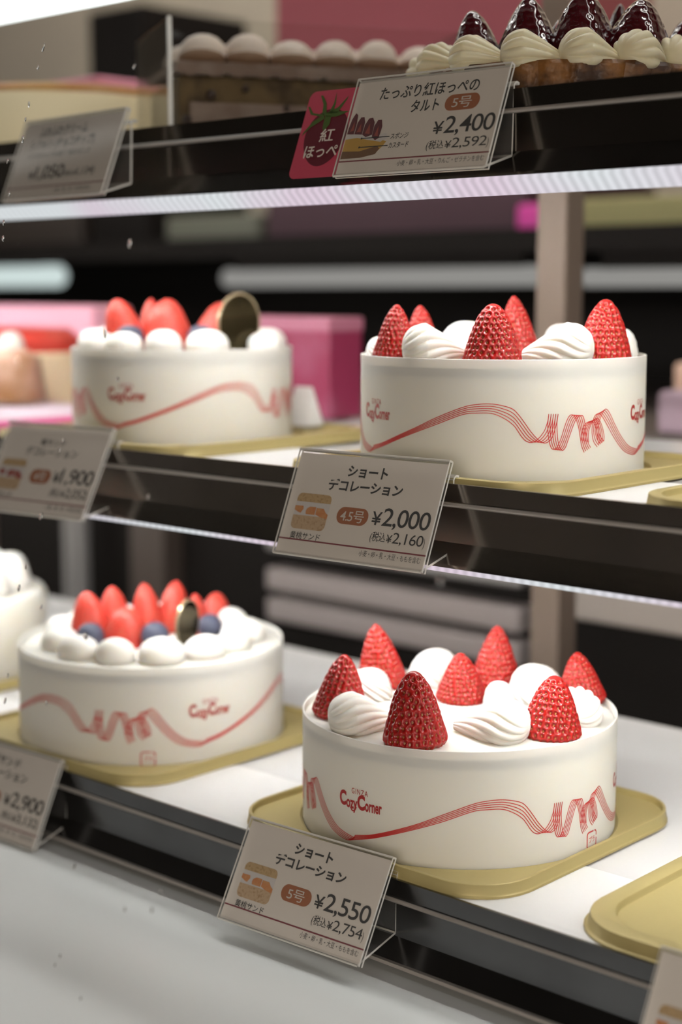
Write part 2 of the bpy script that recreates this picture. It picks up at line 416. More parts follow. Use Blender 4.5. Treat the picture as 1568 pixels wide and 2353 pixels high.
# ------------------------------------------------------------------ cakes with a printed film
A0 = [(-73.74, 13.41), (-62.81, 16.16), (-43.3, 23.55), (-30.89, 29.13), (-17.98, 34.3), (-11.01, 35.83), (-4.17, 36.1), (1.77, 35.05), (5.19, 33.72), (7.63, 31.32), (10.09, 28.11), (12.99, 24.07), (15.49, 21.23), (17.58, 19.39), (19.68, 18.43), (21.77, 19.12), (23.43, 21.1), (24.64, 24.7), (25.44, 27.91), (26.01, 31.52)]
A4 = [(-73.73, 11.42), (-62.8, 14.55), (-43.28, 21.53), (-30.86, 26.1), (-17.94, 31.05), (-10.96, 31.9), (-4.11, 31.76), (1.43, 29.51), (5.3, 26.7), (7.34, 24.09), (8.99, 21.68), (10.63, 19.86), (12.26, 18.97), (13.89, 18.83), (15.52, 19.42), (17.55, 21.21), (19.58, 24.0), (20.77, 27.19), (21.36, 29.6), (21.53, 31.6)]
B0 = [(21.53, 31.6), (21.15, 27.19), (21.36, 22.76), (21.98, 19.11), (22.88, 16.47), (23.97, 15.51), (25.47, 16.0), (26.52, 17.79), (27.77, 20.59), (29.43, 25.8), (30.7, 28.99), (31.79, 30.57), (32.69, 30.95), (34.08, 30.51), (35.54, 28.04), (36.82, 24.35), (37.64, 20.26), (38.46, 16.56), (39.9, 13.56)]
B4 = [(26.01, 31.52), (25.54, 27.1), (25.76, 22.66), (26.27, 19.01), (27.21, 16.16), (28.56, 14.9), (30.08, 16.47), (31.14, 19.28), (32.21, 22.07), (33.73, 26.07), (35.06, 28.66), (36.67, 30.1), (38.34, 30.45), (39.24, 29.32), (40.06, 26.25), (40.64, 22.98), (41.32, 20.1), (42.14, 17.62), (43.58, 15.51)]
C0 = [(38.2, 19.01), (38.55, 22.25), (39.21, 25.07), (40.64, 26.84), (42.63, 27.57), (44.17, 27.51), (45.52, 26.23), (46.66, 23.93), (47.28, 21.04), (47.9, 18.55), (48.51, 16.88)]
C4 = [(42.39, 18.01), (42.07, 20.47), (42.24, 23.32), (43.19, 25.72), (44.68, 27.89), (46.78, 28.82), (48.44, 27.93), (50.21, 24.98), (51.48, 21.23), (51.66, 19.17), (51.46, 18.07)]
D0 = [(47.45, 15.71), (45.23, 18.28), (44.11, 22.42), (44.36, 26.48), (45.27, 29.49), (46.72, 30.77), (49.19, 30.42), (53.07, 26.06), (57.6, 20.46), (62.56, 15.59), (68.09, 12.05), (76.61, 10.07), (82.4, 11.42)]
D4 = [(51.46, 18.07), (49.52, 20.11), (48.05, 22.64), (47.85, 25.51), (48.97, 28.72), (50.56, 31.71), (52.54, 32.84), (55.01, 30.88), (59.4, 24.89), (64.6, 19.18), (71.42, 14.5), (81.15, 12.34), (82.4, 13.41)]
PERIOD = 156.1

def on_cyl(P, r, phi0):
    """(s, v) in metres -> points on a cylinder of radius r; s runs to the viewer's right from direction phi0"""
    a = phi0+P[:, 0]/r
    return np.stack([r*np.cos(a), r*np.sin(a), P[:, 1]], 1)

def ribbon_print(r, phi0, shift, dv):
    mb = MB(); hw = .00019
    for s0 in (shift-PERIOD, shift, shift+PERIOD):
        for L0, L4 in ((A0, A4), (B0, B4), (C0, C4), (D0, D4)):
            c0 = catmull(L0, 7)/1000; c4 = catmull(L4, 7)/1000
            for i in range(5):
                c = c0+(c4-c0)*i/4; c[:, 0] += s0/1000; c[:, 1] += dv/1000
                if c[:, 0].min() < -pi*r*.98 or c[:, 0].max() > pi*r*.98: continue
                d = np.gradient(c, axis=0); n = np.stack([-d[:, 1], d[:, 0]], 1); n /= np.linalg.norm(n, axis=1)[:, None]+1e-9
                P = np.concatenate([on_cyl(c-n*hw, r, phi0), on_cyl(c+n*hw, r, phi0)]); k = len(c)
                mb.add(P, [(j, j+1, k+j+1, k+j) for j in range(k-1)])
    return mb

def letters(mb, body, s, v, width, r, phi0, offset=0.0, height=None, space=1.0):
    t, f = text_cached(body, offset, space)
    lo = t.min(0); hi = t.max(0); k = width/(hi[0]-lo[0]); kv = k if height is None else height/(hi[1]-lo[1])
    P = np.stack([s+(t[:, 0]-lo[0])*k, v+(t[:, 1]-lo[1])*kv], 1)
    mb.add(on_cyl(P, r, phi0), f)

def logo_print(r, phi0, s, v):
    mb = MB()
    s -= .0003
    letters(mb, 'GINZA', s+.0078, v+.0098, .0094, r, phi0, .004, .0026, 1.25)
    # the two words climb and fall like brush lettering
    letters(mb, 'C', s, v+.0030, .0044, r, phi0, .045, .0072)
    letters(mb, 'ozy', s+.0044, v+.0008, .0068, r, phi0, .030, .0058)
    letters(mb, 'C', s+.0112, v+.0028, .0044, r, phi0, .045, .0072)
    letters(mb, 'orner', s+.0156, v+.0028, .0090, r, phi0, .030, .0040)
    c = catmull(np.array([(.0072, .0030), (.0080, .0018), (.0094, .0020), (.0106, .0038)])+[s, v], 6)
    d = np.gradient(c, axis=0); n = np.stack([-d[:, 1], d[:, 0]], 1); n /= np.linalg.norm(n, axis=1)[:, None]
    k = len(c); mb.add(np.concatenate([on_cyl(c-n*.00035, r, phi0), on_cyl(c+n*.00035, r, phi0)]), [(j, j+1, k+j+1, k+j) for j in range(k-1)])
    return mb

def stroke(mb, pts, hw, r, phi0):
    c = np.array(pts, float); d = np.gradient(c, axis=0); n = np.stack([-d[:, 1], d[:, 0]], 1); n /= np.linalg.norm(n, axis=1)[:, None]+1e-9
    k = len(c); mb.add(np.concatenate([on_cyl(c-n*hw, r, phi0), on_cyl(c+n*hw, r, phi0)]), [(j, j+1, k+j+1, k+j) for j in range(k-1)])

def recycle_print(r, phi0, s, v):
    mb = MB(); q = .0038; cr = .0014
    def arc(cx, cy, a0, a1): return [(s+cx+cr*cos(a), v+cy+cr*sin(a)) for a in np.linspace(a0, a1, 7)]
    stroke(mb, [(s-q, v-.0016)]+[(s-q, v+.0003)]+arc(-q+cr, q-cr, pi, pi/2)+[(s+.0014, v+q)], .00035, r, phi0)
    stroke(mb, [(s+.0022, v+q)]+arc(q-cr, q-cr, pi/2, 0)+[(s+q, v+.0012)], .00035, r, phi0)
    stroke(mb, [(s+q, v+.0002)]+arc(q-cr, -q+cr, 0, -pi/2)+arc(-q+cr, -q+cr, -pi/2, -pi)+[(s-q, v-.0014)], .00035, r, phi0)
    letters(mb, 'プラ', s-.0022, v-.0014, .0046, r, phi0, .01, .0030)
    return mb

def film_cake(loc, r, h, shift, dv, label, marks=(), logos=True):
    c = empty('decorated_cake', loc); tag(c, label, 'cake')
    hb = h-.0022
    prof = [(.0, 0), (r-.0006, 0), (r-.0003, .0006), (r-.0003, hb-.004), (r-.0012, hb-.0012), (r-.004, hb), (r*.6, hb+.0006), (r*.3, hb+.0002), (.002, hb)]
    v, f = loft([ring(max(a, .0008), z, 160) for a, z in prof])
    mesh('cream_coating', v, f, M['cake_side'], c)
    v, f = loft([ring(r, .0004, 160), ring(r, h, 160), ring(r-.00035, h+.00015, 160), ring(r-.0009, h, 160), ring(r-.0010, hb-.006, 160)], False, False)
    mesh('film_collar', v, f, M['film'], c)
    phi0 = math.atan2(-loc[1], -loc[0])
    ribbon_print(r+.00012, phi0, shift, dv).build('ribbon_print', M['red_print'], c)
    for k in (-1, 0, 1):
        s = (-83.3+shift+k*PERIOD)/1000
        if abs(s+.012) < pi*r*.93: logo_print(r+.00012, phi0, s, (23.5+dv*1.15)/1000).build('maker_logo', M['logo_print'], c)
    for s, vv in marks: recycle_print(r+.00012, phi0, s/1000, vv/1000).build('recycling_mark', M['red_print'], c)
    return c
CUR = film_cake((-.462, .626, ZS['mid']+.0018), .0698, .0562, 0, .3, 'white strawberry cake with red ribbon print behind the ¥2,000 card')
CLR = film_cake((-.4533, .583, ZS['low']+.0020), .0757, .0545, 24.0, -3.4, 'white strawberry cake with seven upright berries behind the ¥2,550 card', [(71.2, 5.6)])
CLL = film_cake((-.6797, .5835, ZS['low']+.0020), .0760, .0545, -53.0, -.3, 'white cake with strawberries, blueberries and smooth cream balls on the lowest shelf', [(-3.0, 4.8)])
CML = film_cake((-.7055, .6336, ZS['mid']+.0018), .0658, .0540, 37.8, -.6, 'white cake with strawberries, blueberries and smooth cream balls on the middle shelf')
TOPZ = {}
def basis(c):
    e = np.array(c.location[:2]); e = e/np.hypot(*e); return e, np.array([e[1], -e[0]])
def at(c, lat, fw, dz):
    e, r = basis(c); q = np.array(c.location[:2])+r*lat+e*fw
    return Vector((q[0], q[1], c.location.z+dz))

# ------------------------------------------------------------------ strawberries
def berry_mesh(name, mat, nt, nr, seedgap, R=.0135, H=.030, pit=.0011, taper=.67, wob=0.0, rs=1, bumpy=0.0):
    g = np.random.default_rng(rs)
    u = np.linspace(0, 1, nr); t = np.sin(u*pi/2)**1.0
    t = np.concatenate([[0], t[1:-1], [.9995]])
    def prof(t):
        base = np.where(t < .14, 1-.16*(1-t/.14)**2, 1.0)
        return R*base*(1-taper*np.clip(t-.10, 0, 1))*np.sqrt(np.clip(1-t**5.2, 0, 1))
    th = np.arange(nt)/nt*2*pi
    T, TH = np.meshgrid(t, th, indexing='ij')
    rad = prof(T)*(1+wob*np.cos(2*TH+rs)+wob*.7*np.cos(3*TH+2*rs+2*T))
    bend = .0012*np.sin(rs*2.1)*T**2
    P = np.stack([rad*np.cos(TH)+bend, rad*np.sin(TH), H*T], 2)
    # seed lattice
    S = []; row = 0; z = .0012
    while z < H*.985:
        tt = z/H; rr = float(prof(np.array(tt))); n = max(int(round(2*pi*rr/(seedgap*.98))), 3)
        for k in range(n):
            a = (k+.5*(row % 2)+g.uniform(-.18, .18))/n*2*pi; zz = (z+g.uniform(-.17, .17)*seedgap)/H
            r2 = float(prof(np.array(zz)))*(1+wob*cos(2*a+rs)+wob*.7*cos(3*a+2*rs+2*zz)) if 0 < zz < 1 else 0
            S.append((r2*cos(a)+.0012*sin(rs*2.1)*zz**2, r2*sin(a), zz*H))
        slope = max(.45, min(1, 1.0-max(0, tt-.8)*2)); z += seedgap*.86*slope; row += 1
    S = np.array(S)
    N = np.stack([np.cos(TH), np.sin(TH), np.full_like(TH, taper*R/H)+(T > .85)*(T-.85)*8], 2); N /= np.linalg.norm(N, axis=2)[..., None]
    flat = P.reshape(-1, 3); pitw = np.zeros(len(flat)); seedw = np.zeros(len(flat))
    for a in range(0, len(flat), 4000):
        d = flat[a:a+4000, None, :]-S[None]
        dh2 = d[..., 0]**2+d[..., 1]**2; dz = d[..., 2]
        q = np.sqrt(dh2+dz**2*.72)
        m = q.min(1); pitw[a:a+4000] = np.exp(-(m/(seedgap*.34))**2.4)
        e = np.sqrt(dh2/.42+dz**2*.55).min(1); seedw[a:a+4000] = np.clip(1.55-e/(seedgap*.105), 0, 1)
    disp = -pit*pitw+pit*.45*seedw
    flat = flat+N.reshape(-1, 3)*(disp+bumpy*np.sin(flat[:, 2]*700+flat[:, 0]*500))[:, None]
    v = np.vstack([flat, [[0, 0, 0]]]); f = []
    for i in range(nr-1):
        for j in range(nt):
            k = (j+1) % nt; f.append((i*nt+j, i*nt+k, (i+1)*nt+k, (i+1)*nt+j))
    f.append(tuple((nr-1)*nt+j for j in range(nt)))
    c = len(v)-1
    for j in range(nt): f.append((c, (j+1) % nt, j))
    me = bpy.data.meshes.new(name); me.from_pydata(v.tolist(), [], f); me.materials.append(mat)
    me.polygons.foreach_set('use_smooth', [True]*len(me.polygons))
    for nm, ww in (('seed', seedw), ('pit', np.clip(pitw-.25, 0, 1)*.8)):
        at_ = me.attributes.new(nm, 'FLOAT', 'POINT'); at_.data.foreach_set('value', np.append(ww, 0).astype(np.float32))
    me.update(); return me
BER = [berry_mesh('strawberry', M['berry'], 250, 150, .0029, wob=.015, rs=1), berry_mesh('strawberry', M['berry'], 250, 150, .0027, wob=.02, rs=2, taper=.71),
       berry_mesh('strawberry', M['berry'], 250, 150, .0031, wob=.02, rs=3, taper=.58)]
BED = [berry_mesh('strawberry', M['berry_dusted'], 110, 60, .0030, wob=.05, rs=5, taper=.50, pit=.0004), berry_mesh('strawberry', M['berry_dusted'], 110, 60, .0030, wob=.05, rs=6, taper=.62, pit=.0004)]
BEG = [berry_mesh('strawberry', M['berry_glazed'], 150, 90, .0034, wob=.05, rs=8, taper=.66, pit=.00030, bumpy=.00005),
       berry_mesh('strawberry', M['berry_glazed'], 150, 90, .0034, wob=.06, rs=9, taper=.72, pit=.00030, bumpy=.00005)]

def berry(cake, dz, lat, fw, rad, h, me, label, group, lean=(0, 0), spin=0):
    o = link_mesh('strawberry', me); tag(o, label, 'strawberry', group)
    k = rad/.0135
    p = at(cake, lat, fw, dz-.0009)
    e, r = basis(cake)
    ax = Vector((r[0]*lean[0]+e[0]*lean[1], r[1]*lean[0]+e[1]*lean[1], 0))       # tip goes this way
    rot = Matrix.Identity(3)
    if ax.length > 1e-6: rot = Matrix.Rotation(ax.length, 3, Vector((0, 0, 1)).cross(ax.normalized()))
    o.matrix_world = Matrix.Translation(p) @ (rot @ Matrix.Rotation(spin, 3, 'Z')).to_4x4() @ Matrix.Diagonal((k, k, (h+.0009)/.030, 1))
    return o

LRT = .0522
G = 'strawberries on the cake behind the ¥2,550 card'
for i, (lat, fw, rad, h, ln, lab) in enumerate([
        (-.0571, -.0102, .0140, .0296, (.05, .03), 'leftmost upright strawberry on the ¥2,550 cake'),
        (-.0390, .0455, .0134, .0330, (-.10, 0), 'pale red strawberry at the back left of the ¥2,550 cake'),
        (-.0195, -.0559, .0148, .0332, (-.03, .02), 'darkest, tallest strawberry at the front rim of the ¥2,550 cake'),
        (.0010, .0211, .0130, .0240, (.02, 0), 'strawberry standing at the centre of the ¥2,550 cake'),
        (.0185, .0475, .0132, .0322, (.02, .02), 'tall strawberry at the back of the ¥2,550 cake, right behind the centre one'),
        (.0421, -.0378, .0144, .0280, (.05, 0), 'plump strawberry at the front right of the ¥2,550 cake'),
        (.0610, .0231, .0122, .0250, (-.15, 0), 'strawberry leaning left at the right rim of the ¥2,550 cake')]):
    berry(CLR, LRT, lat, fw, rad, h, BER[i % 3], lab, G, ln, i*1.3)
URT = .0537
G = 'strawberries on the cake behind the ¥2,000 card'
for i, (lat, fw, rad, h, ln, lab) in enumerate([
        (-.0520, -.0220, .0108, .0268, (.04, 0), 'leftmost glossy strawberry on the ¥2,000 cake'),
        (-.0415, .0300, .0098, .0258, (0, 0), 'strawberry half hidden behind the leftmost one on the ¥2,000 cake'),
        (-.0047, -.0520, .0134, .0275, (0, 0), 'dark red strawberry at the front middle of the ¥2,000 cake'),
        (.0079, .0180, .0112, .0309, (-.06, 0), 'pale tall strawberry behind the front middle one on the ¥2,000 cake'),
        (.0473, -.0260, .0130, .0294, (.03, 0), 'bright glossy strawberry at the right of the ¥2,000 cake')]):
    berry(CUR, URT, lat, fw, rad*1.03, h, BER[(0, 0, 2, 1, 2)[i]], lab, G, ln, 2+i*1.7)
LLT = .0522
G = 'small strawberries on the blueberry cake of the lowest shelf'
for i, (lat, fw, rad, h, ln, lab) in enumerate([
        (-.0350, .0060, .0100, .0290, (-.05, 0), 'leftmost dusted strawberry on the blueberry cake of the lowest shelf'),
        (-.0215, .0270, .0095, .0280, (-.05, 0), 'strawberry second from the left, at the back of the lower blueberry cake'),
        (-.0155, -.0060, .0125, .0225, (.10, -.1), 'deep red strawberry lying low in the middle of the lower blueberry cake'),
        (-.0020, .0230, .0092, .0300, (-.06, 0), 'tallest pale strawberry in the middle of the lower blueberry cake'),
        (.0120, .0280, .0092, .0300, (.08, 0), 'bright red strawberry just right of the tallest one on the lower blueberry cake'),
        (.0260, .0150, .0080, .0245, (.0, 0), 'strawberry right behind the oval plaque on the lower blueberry cake'),
        (.0360, .0290, .0090, .0225, (.20, 0), 'rightmost strawberry on the lower blueberry cake, leaning right')]):
    berry(CLL, LLT, lat, fw, rad*1.2, h, BED[i % 2], lab, G, ln, i*1.1)
MLT = .0517
G = 'strawberries on the blueberry cake of the middle shelf'
for i, (lat, fw, rad, h, ln, lab) in enumerate([
        (-.0320, -.0120, .0112, .0310, (-.18, 0), 'leftmost strawberry on the blueberry cake of the middle shelf, leaning left'),
        (-.0185, .0150, .0085, .0305, (0, 0), 'strawberry behind the two front ones on the middle shelf blueberry cake'),
        (-.0080, -.0160, .0138, .0305, (-.05, 0), 'widest strawberry in the middle of the middle shelf blueberry cake'),
        (.0170, .0000, .0128, .0290, (.22, 0), 'pale strawberry beside the oval plaque on the middle shelf blueberry cake')]):
    berry(CML, MLT, lat, fw, rad*1.15, h, BED[i % 2], lab, G, ln, i*1.9)

# ------------------------------------------------------------------ piped cream (parts of their cake)
def swirl_mesh(name, mat, n=11, tw=1.3, ridge=.13, R=.016, H=.016, tip=.25, lean=.3, nt=176, nr=44, rs=0, power=.55):
    u = np.linspace(0, 1, nr); th = np.arange(nt)/nt*2*pi
    U, TH = np.meshgrid(u, th, indexing='ij')
    ang = U*pi/2*.985
    prof = np.cos(ang)**.70; z = H*np.sin(ang)**1.15
    prof = prof*(1-.10*(1-np.clip(U/.15, 0, 1))**2)
    ph = n*(TH+tw*U*(1+.5*U)+rs)
    rid = np.abs(np.sin(ph/2))**power
    fade = np.clip((1-U)*4, 0, 1)
    rad = R*prof*(1-ridge*(1-rid)*fade)
    zz = z*(1-.05*(1-rid)*fade)+ H*tip*np.clip((U-.75)/.25, 0, 1)**2*.4
    x = rad*np.cos(TH)+lean*R*np.sin(ang)**2; y = rad*np.sin(TH)
    v = np.vstack([np.stack([x, y, zz], 2).reshape(-1, 3), [[0, 0, -.0005]]]); f = []
    for i in range(nr-1):
        for j in range(nt):
            k = (j+1) % nt; f.append((i*nt+j, i*nt+k, (i+1)*nt+k, (i+1)*nt+j))
    f.append(tuple((nr-1)*nt+j for j in range(nt))); c = len(v)-1
    for j in range(nt): f.append((c, (j+1) % nt, j))
    me = bpy.data.meshes.new(name); me.from_pydata(v.tolist(), [], f); me.materials.append(mat)
    me.polygons.foreach_set('use_smooth', [True]*len(me.polygons)); me.update(); return me
def shell_mesh(name, mat, n=12, tw=.9, ridge=.16, R=.016, H=.0176, ln=1.9, nt=180, nr=60, rs=0.0, power=.6, curl=.0):
    """piped shell lying on its side: round bulb at -x, ridges gathered into a tail at +x"""
    u = np.linspace(0, 1, nr); th = np.arange(nt)/nt*2*pi
    U, TH = np.meshgrid(u, th, indexing='ij')
    x = -R+ln*R*(U**1.15)
    bulb = np.sqrt(np.clip(1-(1-np.clip(U/.42, 0, 1))**2, 0, 1)); tail = np.clip((U-.42)/.58, 0, 1)
    pr = bulb*(1-.80*tail**1.25)
    rid = np.abs(np.sin(n*(TH+tw*U+rs)/2))**power
    fade = np.clip(U*7, 0, 1)
    k = 1-ridge*(1-rid)*fade
    cy = curl*R*U**2; ry = R*.92*pr*k; rz = H*.62*pr*k
    y = cy+ry*np.cos(TH); z = H*.40*(1-.45*tail)+rz*np.sin(TH); z = np.maximum(z, -.0004)
    v = np.stack([x, y, z], 2).reshape(-1, 3); f = []
    for i in range(nr-1):
        for j in range(nt):
            q = (j+1) % nt; f.append((i*nt+j, i*nt+q, (i+1)*nt+q, (i+1)*nt+j))
    f.append(tuple((nr-1)*nt+j for j in range(nt))); f.append(tuple(range(nt-1, -1, -1)))
    me = bpy.data.meshes.new(name); me.from_pydata(v.tolist(), [], f); me.materials.append(mat)
    me.polygons.foreach_set('use_smooth', [True]*len(me.polygons)); me.update(); return me
SHL = [shell_mesh('cream_swirl', M['cream'], n=13, tw=1.5+.3*k, rs=k*.3, curl=.15) for k in range(2)]+[shell_mesh('cream_swirl', M['cream'], n=13, tw=-1.6, rs=.4, curl=-.15)]
SW = [swirl_mesh('cream_swirl', M['cream'], n=14, ridge=.15, tip=0, rs=k*.7, tw=1.6+.3*k, lean=.15, power=.5) for k in range(3)]
def piped(cake, name, me, dz, lat, fw, rad, h, rot, R0=.016, H0=.0176, yr=1.0):
    o = link_mesh(name, me); p = at(cake, lat, fw, dz)
    o.parent = cake
    rel = p-cake.location
    phi = math.atan2(cake.location.y, cake.location.x)
    o.matrix_local = Matrix.Translation(rel) @ Matrix.Rotation(phi-pi/2+rot, 4, 'Z') @ Matrix.Diagonal((rad/R0, rad/R0*yr, h/H0, 1))
    return o
for lat, fw, rad, h, rot, q in [(-.0430, -.0340, .0178, .0175, .15, SHL[0]), (.0140, -.0420, .0190, .0180, pi-.25, SHL[2]), (.0590, -.0130, .0135, .0180, 1.0, SHL[1]),
                              (.0392, .0261, .0152, .0195, 2.5, SW[0]), (-.0134, .0546, .0142, .0200, .5, SW[1]), (-.0457, .0223, .0130, .0165, .9, SW[2]), (.0200, .0110, .0085, .0140, 2, SW[0])]:
    piped(CLR, 'cream_swirl', q, LRT-.0006, lat, fw, rad, h, rot)
for lat, fw, rad, h, rot, q in [(-.0310, -.0420, .0160, .0186, .10, SHL[0]), (-.0200, .0220, .0140, .0205, .8, SW[0]), (.0245, -.0430, .0176, .0192, pi-.2, SHL[2]), (.0320, .0280, .0130, .0190, 2.4, SW[1]),
                              (-.0580, .0050, .0105, .0125, 3.1, SW[2]), (.0540, .0050, .0125, .0175, 0.1, SW[0])]:
    piped(CUR, 'cream_swirl', q, URT-.0006, lat, fw, rad, h, rot)
def ball_mesh(name, mat):
    prof = [(.80, 0), (.95, .12), (1.0, .30), (.96, .52), (.82, .74), (.58, .90), (.30, .985), (.02, 1.0)]
    v, f = loft([ring(a, z, 40) for a, z in prof]); me = bpy.data.meshes.new(name); me.from_pydata(v.tolist(), [], f); me.materials.append(mat)
    me.polygons.foreach_set('use_smooth', [True]*len(me.polygons)); me.update(); return me
BALL = ball_mesh('cream_ball', M['cream'])
for a in np.arange(13)/13*2*pi+.1:
    piped(CLL, 'cream_ball', BALL, LLT-.0006, .0530*sin(a), -.0530*cos(a), .0125+.0012*sin(5*a), .0135+.001*cos(3*a), a, 1, 1, .86+.1*cos(4*a))
for a in np.arange(13)/13*2*pi+.28:
    if abs(a-.95) < .22: continue
    piped(CML, 'cream_ball', BALL, MLT-.0006, .0520*sin(a), -.0520*cos(a), .0118+.001*sin(5*a), .0132+.0012*cos(3*a), a, 1, 1, .88+.1*cos(4*a))

# ------------------------------------------------------------------ blueberries and plaques
BB = None
def blueberry(cake, dz, lat, fw, rad, label):
    global BB
    if BB is None:
        prof = [(.05, -1), (.5, -.87), (.87, -.5), (1, 0), (.9, .45), (.66, .76), (.42, .90), (.34, .93), (.28, .86), (.05, .80)]
        v, f = loft([ring(a, z, 32) for a, z in prof]); BB = bpy.data.meshes.new('blueberry'); BB.from_pydata(v.tolist(), [], f)
        BB.materials.append(M['blueberry']); BB.polygons.foreach_set('use_smooth', [True]*len(BB.polygons))
    o = link_mesh('blueberry', BB); tag(o, label, 'blueberry', 'blueberries on the cakes')
    o.matrix_world = Matrix.Translation(at(cake, lat, fw, dz+rad*.9)) @ Matrix.Diagonal((rad, rad, rad, 1))
blueberry(CLL, LLT, -.0345, -.0150, .0080, 'blueberry at the left, in front of the leftmost strawberry on the lower blueberry cake')
blueberry(CLL, LLT, .0020, -.0190, .0082, 'blueberry in the middle, beside the plaque on the lower blueberry cake')
blueberry(CLL, LLT, .0340, .0060, .0075, 'blueberry at the right of the plaque on the lower blueberry cake')
blueberry(CML, MLT, -.0300, -.0320, .0085, 'left blueberry on the blueberry cake of the middle shelf')
blueberry(CML, MLT, .0110, -.0330, .0085, 'right blueberry, beside the plaque on the blueberry cake of the middle shelf')
def plaque(cake, dz, lat, fw, rx, rz, yaw, lean, label):
    e = empty('chocolate_plaque', at(cake, lat, fw, dz)); tag(e, label, 'plaque')
    phi = math.atan2(cake.location.y, cake.location.x)
    e.rotation_euler = (lean, 0, phi-pi/2+yaw)
    def disc(k, y0, y1):
        t = np.arange(48)/48*2*pi
        return [np.stack([rx*s*np.cos(t), np.full(48, y), rz+rz*s*np.sin(t)], 1) for s, y in ((k, y0), (k, y1))]
    v, f = loft(disc(.93, -.0009, .0009)); mesh('disc', v, f, M['choc_plate'], e, False)
    a, b = disc(1.0, -.0007, .0007); c, d = disc(.93, -.0007, .0007)
    v, f = loft([c, a, b, d], False, False); mesh('rim', v, f, M['plate_rim'], e)
plaque(CML, MLT-.002, .0331, -.0160, .0138, .0182, .42, .05, 'dark oval plaque with a gold rim on the middle shelf blueberry cake')
plaque(CLL, LLT-.002, .0200, -.0090, .0115, .0142, .95, .05, 'brown oval plaque with a gold rim on the lower blueberry cake')

